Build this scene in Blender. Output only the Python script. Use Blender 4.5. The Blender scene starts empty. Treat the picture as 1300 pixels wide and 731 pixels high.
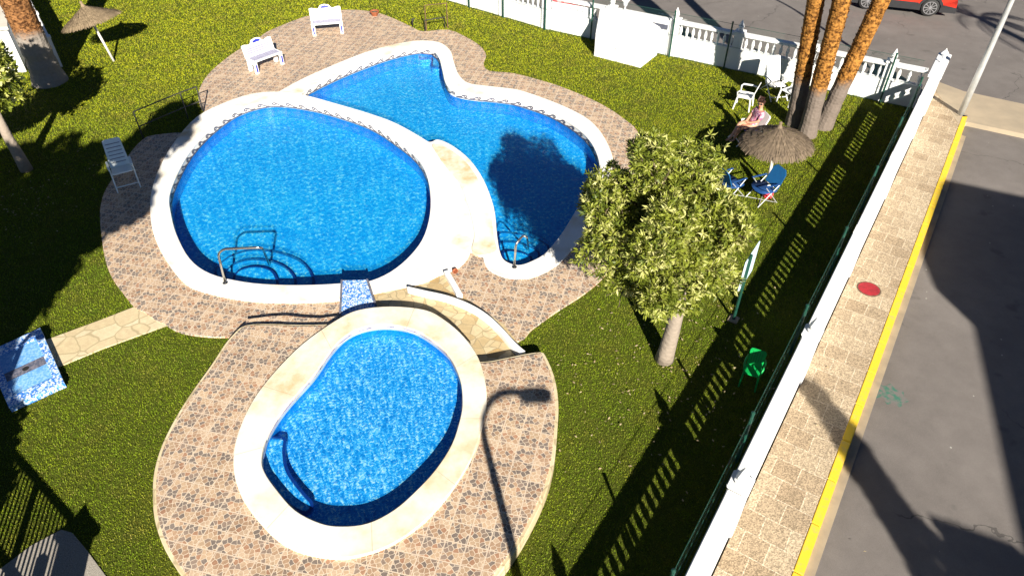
import bpy, bmesh, math, random
import numpy as np
from mathutils import Vector, Matrix
random.seed(7); rng = np.random.default_rng(7)
R = math.radians; PI = math.pi
scene = bpy.context.scene
COL = scene.collection

# ------------------------------------------------------------------ survey
# The camera's height and tilt were recovered from the tile grid, the kerb and the verticals; g() turns a
# surveyed image point into a ground position in metres at height z (X right, Y away, Z up).
F, P, H, CX, CY = 903.0, R(40.8), 10.4, 650.0, 365.5
_c, _s = math.cos(P), math.sin(P)
def g(px, py, z=0.0):
    u, v = (px-CX)/F, (CY-py)/F
    d = (u, _c+v*_s, -_s+v*_c); t = (z-H)/d[2]
    return (d[0]*t, d[1]*t)
def G(px, py, z=0.0): return Vector((*g(px, py, z), z))
SUN_AZ, SUN_EL = R(-13.5), R(28.0)          # the way shadows fall, height of the sun
SH = Vector((math.sin(SUN_AZ), math.cos(SUN_AZ)))/math.tan(SUN_EL)   # shadow offset per metre of height
def caster(px, py, h, z=0.0):                # where something h high stands if its tip's shade falls at this point
    x, y = g(px, py, z); return (x-SH.x*h, y-SH.y*h)

# ------------------------------------------------------------------ materials
class NT:
    def __init__(s, name):
        s.m = bpy.data.materials.new(name); s.m.use_nodes = True; s.t = s.m.node_tree
        s.t.nodes.clear(); s.out = s.n('ShaderNodeOutputMaterial'); s.tc = s.n('ShaderNodeTexCoord')
        s.geo = s.n('ShaderNodeNewGeometry')
        s.pos = s.tc.outputs['Object']
    def n(s, t, **kw):
        x = s.t.nodes.new(t)
        for k, v in kw.items(): setattr(x, k, v)
        return x
    def l(s, a, b): s.t.links.new(a, b)
    def put(s, sock, v):
        if hasattr(v, 'is_linked') or isinstance(v, bpy.types.NodeSocket): s.l(v, sock)
        else:
            if isinstance(v, tuple) and len(v) == 3 and sock.type == 'RGBA': v = (*v, 1)
            sock.default_value = v
    def math(s, op, a, b=0.0, clamp=False):
        x = s.n('ShaderNodeMath', operation=op, use_clamp=clamp); s.put(x.inputs[0], a); s.put(x.inputs[1], b); return x.outputs[0]
    def vmath(s, op, a, b=(0,0,0)):
        x = s.n('ShaderNodeVectorMath', operation=op); s.put(x.inputs[0], a)
        if op == 'SCALE': s.put(x.inputs['Scale'], b)
        else: s.put(x.inputs[1], b)
        return x.outputs[0]
    def mix(s, f, a, b, blend='MIX'):
        x = s.n('ShaderNodeMix', data_type='RGBA', blend_type=blend)
        s.put(x.inputs['Factor'], f); s.put(x.inputs[6], a); s.put(x.inputs[7], b); return x.outputs[2]
    def noise(s, scale, detail=3, rough=.55, vec=None, dist=0.0):
        x = s.n('ShaderNodeTexNoise'); s.l(vec or s.pos, x.inputs['Vector'])
        x.inputs['Scale'].default_value = scale; x.inputs['Detail'].default_value = detail
        x.inputs['Roughness'].default_value = rough; x.inputs['Distortion'].default_value = dist; return x
    def ramp(s, f, stops, interp='LINEAR'):
        x = s.n('ShaderNodeValToRGB'); x.color_ramp.interpolation = interp; s.put(x.inputs[0], f)
        e = x.color_ramp.elements
        while len(e) < len(stops): e.new(.5)
        for k, (p, c) in enumerate(stops):
            e[k].position = p; e[k].color = (*c, 1) if len(c) == 3 else c
        return x.outputs[0]
    def vor(s, scale, feature='F1', vec=None, rnd=1.0, dim='3D'):
        x = s.n('ShaderNodeTexVoronoi', feature=feature, voronoi_dimensions=dim); s.l(vec or s.pos, x.inputs['Vector'])
        x.inputs['Scale'].default_value = scale; x.inputs['Randomness'].default_value = rnd; return x
    def rot(s, ang, scale=1.0, vec=None):
        x = s.n('ShaderNodeMapping'); s.l(vec or s.pos, x.inputs['Vector'])
        x.inputs['Rotation'].default_value = (0, 0, ang); x.inputs['Scale'].default_value = (scale,)*3; return x.outputs[0]
    def bump(s, h, strength=.3, dist=.01):
        x = s.n('ShaderNodeBump'); s.l(h, x.inputs['Height']); x.inputs['Strength'].default_value = strength
        x.inputs['Distance'].default_value = dist; return x.outputs[0]
    def bsdf(s, col, rough=.6, nrm=None, metal=0.0, spec=.5, **kw):
        x = s.n('ShaderNodeBsdfPrincipled'); s.put(x.inputs['Base Color'], col); s.put(x.inputs['Roughness'], rough)
        x.inputs['Metallic'].default_value = metal; x.inputs['Specular IOR Level'].default_value = spec
        for k, v in kw.items(): s.put(x.inputs[k.replace('_', ' ')], v)
        if nrm is not None: s.l(nrm, x.inputs['Normal'])
        s.l(x.outputs[0], s.out.inputs['Surface']); return x

def simple(name, a, b=None, scale=6, rough=.6, bump=.15, bscale=None, metal=0.0, spec=.4, detail=4, lo=.35, hi=.65, **kw):
    t = NT(name); b = b or tuple(x*.8 for x in a)
    n = t.noise(scale, detail); col = t.ramp(n.outputs[0], [(lo, a), (hi, b)])
    nb = t.noise(bscale or scale*6, 3)
    t.bsdf(col, rough, t.bump(nb.outputs[0], bump, .01) if bump else None, metal, spec, **kw); return t.m

M = {}
def grass_ground():
    t = NT('lawn_soil'); a = t.noise(.35, 4); b = t.noise(14, 5, .7); c = t.noise(1.7, 3)
    col = t.mix(t.math('MULTIPLY', c.outputs[0], .8), (.05,.07,.010), (.12,.115,.015))
    col = t.mix(t.ramp(b.outputs[0], [(.3, (0,0,0)), (.75, (1,1,1))]), col, (.05, .068, .006))
    t.bsdf(col, .9, t.bump(b.outputs[0], .8, .03), spec=.1); return t.m
M['lawn'] = grass_ground()
def grass_blade():
    t = NT('grass_blade'); at = t.n('ShaderNodeAttribute', attribute_name='rnd')
    big = t.noise(.45, 4, .6); mid = t.noise(2.6, 4, .65)
    f = t.math('ADD', t.math('MULTIPLY', big.outputs[0], .9), t.math('MULTIPLY', mid.outputs[0], .7))
    f = t.math('SUBTRACT', f, .50, True); sp = t.n('ShaderNodeSeparateXYZ'); t.l(t.pos, sp.inputs[0])
    f = t.math('ADD', f, t.ramp(t.math('MULTIPLY', sp.outputs[1], 1/40), [(.34, (0,0,0)), (.62, (.6,.6,.6))]), True)
    col = t.mix(f, (.080,.160,.010), (.42,.40,.013))
    col = t.mix(at.outputs['Fac'], col, (.125,.185,.013))
    br = t.noise(1.1, 5, .7); col = t.mix(t.math('MULTIPLY', t.ramp(br.outputs[0], [(.50, (0,0,0)), (.68, (1,1,1))]), .65), col, (.21,.16,.035))
    dk = t.noise(3.4, 4, .65); col = t.mix(t.math('MULTIPLY', t.ramp(dk.outputs[0], [(.52, (0,0,0)), (.68, (1,1,1))]), .5), col, (.035,.085,.008))
    dry = t.math('GREATER_THAN', at.outputs['Fac'], .93)
    col = t.mix(t.math('MULTIPLY', dry, .45), col, (.36, .28, .09))
    x = t.bsdf(col, .75, spec=.08); return t.m
M['blade'] = grass_blade()
def tile_mat():
    # square printed tiles: the same set of stones on each, turned by quarter turns, pale outlines and joints
    t = NT('printed_stone_tile'); TS = 1/.335
    v = t.rot(R(13.6), TS)
    cell = t.vmath('FLOOR', v); fr = t.vmath('SUBTRACT', t.vmath('FRACTION', v), (.5,.5,.5))
    wn = t.n('ShaderNodeTexWhiteNoise', noise_dimensions='2D'); t.l(cell, wn.inputs['Vector'])
    q = t.math('MULTIPLY', t.math('FLOOR', t.math('MULTIPLY', wn.outputs['Value'], 4)), PI/2)
    vr = t.n('ShaderNodeVectorRotate', rotation_type='Z_AXIS'); t.l(fr, vr.inputs['Vector']); t.l(q, vr.inputs['Angle'])
    wob = t.noise(2.2, 2, vec=vr.outputs[0]); 
    w2 = t.vmath('ADD', vr.outputs[0], t.vmath('SCALE', t.vmath('SUBTRACT', wob.outputs['Color'], (.5,.5,.5)), .22))
    sep = t.n('ShaderNodeSeparateXYZ'); t.l(w2, sep.inputs[0])
    cmb = t.n('ShaderNodeCombineXYZ'); t.l(sep.outputs[0], cmb.inputs[0]); t.l(sep.outputs[1], cmb.inputs[1]); cmb.inputs[2].default_value = 3.3
    vo = t.vor(4.3, 'F1', cmb.outputs[0], .9, '2D'); ed = t.vor(4.3, 'DISTANCE_TO_EDGE', cmb.outputs[0], .9, '2D')
    sc = t.n('ShaderNodeSeparateColor'); t.l(vo.outputs['Color'], sc.inputs[0])
    tw = t.n('ShaderNodeTexWhiteNoise', noise_dimensions='2D'); t.l(t.vmath('ADD', cell, (31.3,17.9,0)), tw.inputs['Vector'])
    hue = t.math('FRACT', t.math('ADD', sc.outputs[0], t.math('MULTIPLY', t.math('FLOOR', t.math('MULTIPLY', tw.outputs['Value'], 5)), .2)))
    stone = t.ramp(hue, [(0, (.36,.255,.185)), (.26, (.185,.160,.152)), (.48, (.44,.335,.245)), (.64, (.33,.20,.140)), (.76, (.25,.20,.175)), (.86, (.47,.37,.285))], 'CONSTANT')
    gr = t.noise(26, 4, .7); stone = t.mix(.55, stone, t.mix(gr.outputs[0], (.10,.08,.06), (1,.95,.85)), 'OVERLAY')
    pt = t.n('ShaderNodeTexWhiteNoise', noise_dimensions='2D'); t.l(t.vmath('ADD', cell, (7.7,3.1,0)), pt.inputs['Vector'])
    stone = t.mix(.35, stone, t.mix(pt.outputs['Value'], (.3,.28,.25), (.62,.6,.56)), 'OVERLAY')
    line = t.ramp(ed.outputs['Distance'], [(.03, (1,1,1)), (.065, (0,0,0))])
    col = t.mix(line, stone, (.68,.575,.45))
    sf = t.n('ShaderNodeSeparateXYZ'); t.l(fr, sf.inputs[0])
    mx = t.math('MAXIMUM', t.math('ABSOLUTE', sf.outputs[0]), t.math('ABSOLUTE', sf.outputs[1]))
    jt = t.ramp(mx, [(.466, (0,0,0)), (.482, (1,1,1))]); col = t.mix(jt, col, (.60,.495,.385))
    big = t.noise(.6, 4); col = t.mix(.30, col, t.ramp(big.outputs[0], [(.3, (.42,.37,.32)), (.7, (.62,.58,.5))]), 'OVERLAY')
    rl = t.n('ShaderNodeMix', data_type='FLOAT'); 
    t.bsdf(col, .55, t.bump(t.math('SUBTRACT', 1.0, jt), .25, .004), spec=.35); return t.m
M['tile'] = tile_mat()
def flag_mat(name, c, scale, lines, dark=.5):
    t = NT(name); w = t.noise(1.6, 2)
    v = t.vmath('ADD', t.pos, t.vmath('SCALE', t.vmath('SUBTRACT', w.outputs['Color'], (.5,.5,.5)), .3))
    a = t.vor(scale, 'F1', v); e = t.vor(scale, 'DISTANCE_TO_EDGE', v)
    sc = t.n('ShaderNodeSeparateColor'); t.l(a.outputs['Color'], sc.inputs[0])
    col = t.ramp(sc.outputs[0], [(0, c[0]), (.4, c[1]), (.75, c[2]), (1, c[0])])
    gr = t.noise(9, 5, .65); col = t.mix(.5, col, t.mix(gr.outputs[0], (.2,.18,.15), (.8,.78,.72)), 'OVERLAY')
    ln = t.ramp(e.outputs['Distance'], [(.015, (1,1,1)), (.045, (0,0,0))]); col = t.mix(ln, col, lines)
    t.bsdf(col, .6, t.bump(ln, -.3, .008), spec=.3); return t.m
M['flag'] = flag_mat('cream_flagstone', [(.47,.36,.20), (.60,.51,.33), (.42,.29,.135)], 4.2, (.34,.27,.16))
M['path'] = flag_mat('pale_path_stone', [(.60,.50,.32), (.66,.57,.40), (.55,.45,.28)], 2.2, (.42,.34,.2))
def cream(name='cream_coping', base=(.83,.80,.73), lo=.52, hi=.70, joints=0):
    t = NT(name); n = t.noise(.55, 4, .6); n2 = t.noise(3.5, 4, .6)
    f = t.math('MULTIPLY', t.ramp(n.outputs[0], [(lo, (0,0,0)), (hi, (1,1,1))]), t.ramp(n2.outputs[0], [(.3, (.25,)*3), (.6, (1,1,1))]))
    col = t.mix(f, base, (.60,.45,.24)); n3 = t.noise(18, 4, .7)
    col = t.mix(.25, col, t.ramp(n3.outputs[0], [(.35, (.38,)*3), (.6, (.56,)*3)]), 'OVERLAY')
    if joints:
        sp = t.n('ShaderNodeSeparateXYZ'); t.l(t.pos, sp.inputs[0]); a = t.math('MULTIPLY', t.math('ADD', t.math('ARCTAN2', sp.outputs[1], sp.outputs[0]), .35), joints/(2*PI))
        fr = t.math('ABSOLUTE', t.math('SUBTRACT', t.math('FRACT', a), .5)); col = t.mix(t.math('MULTIPLY', t.math('LESS_THAN', fr, .004), .45), col, (.30,.22,.12))
    t.bsdf(col, .65, t.bump(n3.outputs[0], .12, .005), spec=.25); return t.m
M['cream'] = cream(); M['cream_warm'] = cream('warm_cream_coping', (.82,.765,.64), .47, .66, 9); M['shelf'] = cream('stained_stone', (.82,.78,.68), .44, .58)
M['white'] = simple('white_wall_paint', (.83,.83,.82), (.76,.75,.72), 2.2, .6, .1, 30, spec=.25)
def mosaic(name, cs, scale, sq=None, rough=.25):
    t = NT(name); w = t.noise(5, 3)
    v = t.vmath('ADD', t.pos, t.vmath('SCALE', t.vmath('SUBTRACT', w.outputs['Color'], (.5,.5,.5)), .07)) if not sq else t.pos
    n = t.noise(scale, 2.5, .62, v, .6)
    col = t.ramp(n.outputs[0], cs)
    if sq:
        fl = t.vmath('FLOOR', t.vmath('SCALE', t.rot(R(28)), sq)); wn = t.n('ShaderNodeTexWhiteNoise'); t.l(fl, wn.inputs['Vector'])
        col = t.ramp(wn.outputs['Value'], cs, 'CONSTANT')
    big = t.noise(.7, 2); col = t.mix(.25, col, t.ramp(big.outputs[0], [(.35, (.4,)*3), (.65, (.6,)*3)]), 'OVERLAY')
    t.bsdf(col, rough, spec=.4); return t.m
M['mos_caustic'] = mosaic('blue_mosaic_with_caustics', [(.36, (.003,.29,.80)), (.50, (.009,.42,.94)), (.59, (.05,.60,.99)), (.66, (.45,.88,1.0))], 12)  # blue mosaic; the pale stops paint water caustics into its colour
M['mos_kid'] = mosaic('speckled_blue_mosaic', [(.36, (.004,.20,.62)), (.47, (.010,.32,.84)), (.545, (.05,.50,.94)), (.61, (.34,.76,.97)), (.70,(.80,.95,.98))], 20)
M['mos_wall'] = mosaic('blue_wall_mosaic', [(.35, (.004,.14,.50)), (.6, (.008,.25,.70))], 14)
M['mos_edge'] = simple('navy_step_trim', (.004,.03,.20), (.006,.05,.26), 8, .3, 0)
M['mos_sq'] = mosaic('blue_white_mosaic', [(0, (.04,.17,.56)), (.25, (.14,.34,.70)), (.5, (.45,.60,.80)), (.72, (.70,.76,.84))], 4, 36)
M['mos_light'] = mosaic('light_blue_mosaic', [(0, (.14,.36,.72)), (.4, (.19,.43,.77)), (.7, (.27,.50,.80))], 4, 30)
M['mos_grey'] = mosaic('grey_mosaic', [(0, (.10,.11,.15)), (.4, (.15,.15,.19)), (.7, (.20,.19,.22))], 4, 30)
def water(name, tint, bstr, refr=.45):
    t = NT(name); n = t.noise(4.2, 4, .62, dist=.5); n2 = t.noise(13, 3, .6)
    h = t.math('ADD', n.outputs[0], t.math('MULTIPLY', n2.outputs[0], .45)); b = t.bump(h, bstr, .09)
    tr = t.n('ShaderNodeBsdfTransparent'); tr.inputs[0].default_value = (*tint, 1)
    rf = t.n('ShaderNodeBsdfRefraction'); rf.inputs['Color'].default_value = (*tint, 1); rf.inputs['IOR'].default_value = 1.33
    rf.inputs['Roughness'].default_value = 0; t.l(b, rf.inputs['Normal'])
    m1 = t.n('ShaderNodeMixShader'); m1.inputs[0].default_value = refr; t.l(tr.outputs[0], m1.inputs[1]); t.l(rf.outputs[0], m1.inputs[2])
    gl = t.n('ShaderNodeBsdfGlossy'); gl.inputs['Roughness'].default_value = .06; t.l(b, gl.inputs['Normal'])
    lw = t.n('ShaderNodeLayerWeight'); lw.inputs['Blend'].default_value = .5; t.l(b, lw.inputs['Normal']); fr = t.math('ADD', .02, t.math('MULTIPLY', t.math('POWER', lw.outputs['Facing'], 5.0), .9))
    m2 = t.n('ShaderNodeMixShader'); t.l(fr, m2.inputs[0]); t.l(m1.outputs[0], m2.inputs[1]); t.l(gl.outputs[0], m2.inputs[2])
    t.l(m2.outputs[0], t.out.inputs['Surface']); return t.m
M['water'] = water('pool_water', (.72,.96,1.0), .30, .28)
M['water_kid'] = water('shallow_water', (.82,.96,1.0), .22, .22)
def asphalt():
    t = NT('asphalt'); n = t.noise(120, 3, .7); b = t.noise(.35, 5, .6); m = t.noise(2.5, 4, .6)
    col = t.ramp(b.outputs[0], [(.3, (.140,.124,.113)), (.7, (.19,.169,.154))])
    col = t.mix(.35, col, t.ramp(n.outputs[0], [(.3, (.25,)*3), (.7, (.75,)*3)]), 'OVERLAY')
    col = t.mix(.3, col, t.ramp(m.outputs[0], [(.35, (.4,)*3), (.65, (.6,)*3)]), 'OVERLAY')
    wv = t.noise(.9, 4, .6); pv = t.vmath('ADD', t.pos, t.vmath('SCALE', t.vmath('SUBTRACT', wv.outputs['Color'], (.5,.5,.5)), 1.2))
    cr = t.vor(.28, 'DISTANCE_TO_EDGE', pv); msk = t.noise(.25, 2); crack = t.math('MULTIPLY', t.math('LESS_THAN', cr.outputs['Distance'], .0035), t.ramp(msk.outputs[0], [(.5, (0,0,0)), (.56, (1,1,1))]))
    col = t.mix(t.math('MULTIPLY', crack, .6), col, (.04,.037,.035)); oil = t.noise(1.6, 3, .5)
    col = t.mix(t.math('MULTIPLY', t.ramp(oil.outputs[0], [(.66, (0,0,0)), (.74, (1,1,1))]), .45), col, (.07,.065,.06))
    spk = t.vor(9, 'F1'); sk = t.n('ShaderNodeSeparateColor'); t.l(spk.outputs['Color'], sk.inputs[0]); col = t.mix(t.math('MULTIPLY', t.math('GREATER_THAN', sk.outputs[0], .985), t.math('LESS_THAN', spk.outputs['Distance'], .16)), col, (.40,.38,.34))
    t.bsdf(col, .85, t.bump(n.outputs[0], .4, .01), spec=.25); return t.m
M['asphalt'] = asphalt()
def paving():
    t = NT('washed_aggregate_paving'); v = t.rot(R(33.2-0))
    w = t.noise(1.2, 3); vv = t.vmath('ADD', v, t.vmath('SCALE', t.vmath('SUBTRACT', w.outputs['Color'], (.5,.5,.5)), .06))
    br = t.n('ShaderNodeTexBrick'); t.l(vv, br.inputs['Vector']); br.inputs['Scale'].default_value = 1
    br.inputs['Brick Width'].default_value = .42; br.inputs['Row Height'].default_value = .42; br.inputs['Mortar Size'].default_value = .012
    br.inputs['Mortar Smooth'].default_value = .7; br.offset = .5
    br.inputs['Color1'].default_value = (.28,.21,.135,1); br.inputs['Color2'].default_value = (.39,.31,.21,1); br.inputs['Mortar'].default_value = (.48,.39,.28,1)
    st = t.vor(55, 'F1'); sc = t.n('ShaderNodeSeparateColor'); t.l(st.outputs['Color'], sc.inputs[0])
    col = t.mix(.75, br.outputs[0], t.ramp(sc.outputs[0], [(0, (.26,)*3), (.5, (.55,)*3), (.9, (.85,)*3)]), 'OVERLAY')
    b = t.noise(.8, 4); col = t.mix(.35, col, t.ramp(b.outputs[0], [(.3, (.4,)*3), (.7, (.66,)*3)]), 'OVERLAY')
    t.bsdf(col, .8, t.bump(st.outputs['Distance'], .4, .01), spec=.2); return t.m
M['paving'] = paving()
M['corner_paving'] = simple('pale_concrete_paving', (.40,.32,.22), (.33,.27,.19), 1.5, .8, .2, 60)
def yellow():
    t = NT('yellow_kerb_paint'); n = t.noise(7, 5, .7); n2 = t.noise(.9, 3)
    f = t.ramp(n.outputs[0], [(.52, (0,0,0)), (.66, (1,1,1))]); col = t.mix(n2.outputs[0], (.78,.50,.02), (.74,.52,.05))
    t.bsdf(t.mix(t.math('MULTIPLY', f, .6), col, (.5,.38,.15)), .6, spec=.3); return t.m
M['yellow'] = yellow()
M['concrete'] = simple('pale_gutter_concrete', (.36,.29,.20), (.27,.22,.16), 3, .8, .3, 40)
M['gravel'] = simple('gravel_concrete', (.40,.36,.30), (.20,.18,.15), 55, .9, .5, 80, lo=.3, hi=.7)
M['earth'] = simple('dry_ground', (.20,.17,.12), (.13,.12,.08), .3, .9, .3, 6)
def bark(name, lowc, highc, split, sc=1.0):
    t = NT(name); mp = t.n('ShaderNodeMapping'); t.l(t.pos, mp.inputs['Vector']); mp.inputs['Scale'].default_value = (13*sc, 13*sc, 17*sc)
    n = t.noise(1, 5, .7, mp.outputs[0]); n2 = t.noise(3, 4)
    v = t.vor(1, 'F1', mp.outputs[0])
    sp = t.n('ShaderNodeSeparateXYZ'); t.l(t.pos, sp.inputs[0])
    zf = t.ramp(t.math('ADD', t.math('MULTIPLY', t.math('SUBTRACT', sp.outputs[2], split), .9), t.math('MULTIPLY', n2.outputs[0], .6)), [(.1, (0,0,0)), (.45, (1,1,1))])
    spk = t.ramp(n.outputs[0], [(.40, (.16,.13,.12)), (.58, (1,1,1))])
    up = t.mix(1.0, highc, spk, 'MULTIPLY'); lo = t.mix(t.math('MULTIPLY', n.outputs[0], .8), lowc, tuple(c*.5 for c in lowc))
    t.bsdf(t.mix(zf, lo, up), .85, t.bump(v.outputs['Distance'], .5, .03), spec=.15); return t.m
M['palm'] = bark('palm_bark', (.20,.16,.13), (.38,.172,.036), 1.5, .8)
M['palm_big'] = bark('wide_palm_bark', (.30,.26,.22), (.27,.125,.045), 1.75, .8)
M['bark'] = bark('grey_bark', (.34,.28,.22), (.30,.24,.18), 3, .7)
M['darkbark'] = simple('dark_branch_bark', (.14,.10,.06), (.07,.05,.03), 9, .9, .3)
def leafm(name, a, b, c, trans=.25):
    t = NT(name); r = t.n('ShaderNodeAttribute', attribute_name='rnd').outputs['Fac']
    col = t.ramp(r, [(0, a), (.55, b), (1, c)])
    x = t.bsdf(col, .5, spec=.3); tl = t.n('ShaderNodeBsdfTranslucent'); t.l(col, tl.inputs[0])
    m = t.n('ShaderNodeMixShader'); m.inputs[0].default_value = trans; t.l(x.outputs[0], m.inputs[1]); t.l(tl.outputs[0], m.inputs[2])
    t.l(m.outputs[0], t.out.inputs['Surface']); return t.m
M['leaf'] = leafm('yellow_green_leaf', (.045,.078,.008), (.27,.30,.035), (.74,.70,.30))
M['leaf2'] = leafm('dark_green_leaf', (.035,.06,.008), (.10,.12,.015), (.28,.25,.04))
M['frond'] = leafm('palm_frond', (.05,.08,.02), (.08,.12,.03), (.14,.16,.05))
def thatch(name, a, b):
    t = NT(name); r = t.n('ShaderNodeAttribute', attribute_name='rnd').outputs['Fac']; n = t.noise(3, 3)
    t.bsdf(t.mix(t.math('MULTIPLY', t.math('ADD', r, n.outputs[0]), .5), a, b), .9, spec=.1); return t.m
M['thatch'] = thatch('straw_thatch', (.22,.165,.11), (.085,.065,.048))
M['thatch_pale'] = thatch('pale_straw_thatch', (.27,.20,.125), (.14,.105,.065))
M['pole'] = simple('white_pole_paint', (.74,.70,.62), (.60,.56,.48), 5, .5, .05)
M['plastic'] = simple('white_plastic', (.80,.80,.77), (.74,.74,.71), 3, .4, 0, spec=.45)
M['plastic_grey'] = simple('pale_green_plastic', (.80,.85,.82), (.74,.80,.76), 4, .45, 0, spec=.4)
M['green_plastic'] = simple('green_plastic', (.005,.36,.075), (.004,.30,.06), 4, .4, 0, spec=.45)
M['steel'] = simple('stainless_steel', (.55,.52,.46), (.48,.46,.42), 4, .22, 0, metal=1.0)
M['galv'] = simple('grey_galvanised_steel', (.50,.50,.48), (.40,.41,.40), 5, .45, .04, metal=.35)
M['black'] = simple('black_painted_metal', (.02,.02,.02), (.03,.028,.025), 8, .5, .05)
M['rust'] = simple('rusty_metal', (.16,.085,.045), (.09,.05,.03), 10, .8, .2)
M['dgreen'] = simple('dark_green_metal', (.010,.06,.04), (.008,.045,.03), 6, .45, .03)
M['blue_tile'] = simple('cobalt_blue_tile', (.03,.04,.36), (.02,.03,.28), 8, .3, 0)
M['bench_slat'] = simple('lilac_grey_tile', (.46,.45,.56), (.38,.37,.48), 6, .4, 0)
M['grout'] = simple('dark_joint', (.10,.10,.14), (.07,.07,.10), 6, .7, 0)
M['terracotta'] = simple('terracotta', (.34,.10,.04), (.22,.07,.03), 9, .8, .1)
M['redpaint'] = simple('worn_red_paint', (.36,.022,.03), (.24,.02,.025), 9, .6, .15)
M['redsign'] = simple('red_sign_paint', (.75,.06,.08), (.70,.06,.07), 3, .5, 0)
M['sign'] = simple('white_sign_board', (.80,.82,.84), (.76,.78,.80), 3, .35, 0)
M['signblue'] = simple('pale_sign_board', (.66,.82,.86), (.60,.78,.83), 3, .35, 0)
M['bluefab'] = simple('blue_canvas', (.008,.06,.2), (.006,.045,.16), 9, .8, .05)
M['cyanfab'] = simple('bright_blue_canvas', (.004,.115,.30), (.004,.09,.25), 9, .8, .05)
M['skin'] = simple('skin', (.52,.27,.17), (.48,.24,.15), 7, .5, 0)
M['hair'] = simple('dark_brown_hair', (.05,.02,.012), (.03,.012,.008), 20, .6, .1)
def blouse():
    t = NT('pink_patterned_cloth'); v = t.vor(24); sc = t.n('ShaderNodeSeparateColor'); t.l(v.outputs['Color'], sc.inputs[0])
    t.bsdf(t.ramp(sc.outputs[0], [(0, (.50,.17,.24)), (.4, (.62,.38,.42)), (.65, (.30,.10,.22)), (.85, (.66,.50,.52))], 'CONSTANT'), .8, spec=.1); return t.m
M['blouse'] = blouse()
M['carred'] = simple('red_car_paint', (.62,.03,.012), (.58,.028,.012), 1, .25, 0, Coat_Weight=.8)
M['cladding'] = simple('black_car_plastic', (.018,.018,.02), (.022,.022,.024), 9, .55, .05)
M['rubber'] = simple('tyre_rubber', (.018,.018,.018), (.028,.027,.026), 14, .8, .1)
M['alloy'] = simple('alloy_wheel', (.55,.55,.56), (.50,.50,.52), 3, .3, 0, metal=.8)
M['glass'] = simple('dark_car_glass', (.015,.018,.02), (.02,.022,.025), 2, .06, 0, spec=.8)
M['lens'] = simple('headlight_lens', (.7,.72,.75), (.6,.62,.66), 3, .1, 0, spec=.7)
M['chalk'] = simple('worn_road_paint', (.50,.48,.44), (.20,.19,.18), 12, .8, 0, lo=.45, hi=.6)
M['stainc'] = simple('faded_green_paint', (.045,.14,.10), (.15,.137,.127), 9, .85, .1, lo=.40, hi=.56)
M['wallshade'] = simple('plaster_wall', (.62,.57,.48), (.54,.49,.41), 1, .8, .1)
M['rooftile'] = simple('clay_roof_tile', (.36,.16,.08), (.28,.12,.06), 6, .8, .3)
M['petal'] = simple('dry_leaf', (.50,.42,.26), (.30,.2,.1), 30, .8, 0)
def meshwire():
    t = NT('green_wire_mesh'); v = t.n('ShaderNodeUVMap'); mp = t.n('ShaderNodeMapping'); t.l(v.outputs[0], mp.inputs[0])
    mp.inputs['Rotation'].default_value = (0,0,R(45)); mp.inputs['Scale'].default_value = (22,22,22)
    fr = t.vmath('FRACTION', mp.outputs[0]); sp = t.n('ShaderNodeSeparateXYZ'); t.l(fr, sp.inputs[0])
    w = t.math('MAXIMUM', t.math('LESS_THAN', sp.outputs[0], .045), t.math('LESS_THAN', sp.outputs[1], .045))
    x = t.bsdf((.03,.10,.075), .5); tr = t.n('ShaderNodeBsdfTransparent'); m = t.n('ShaderNodeMixShader')
    t.l(w, m.inputs[0]); t.l(tr.outputs[0], m.inputs[1]); t.l(x.outputs[0], m.inputs[2]); t.l(m.outputs[0], t.out.inputs['Surface']); return t.m
M['mesh'] = meshwire()

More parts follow.
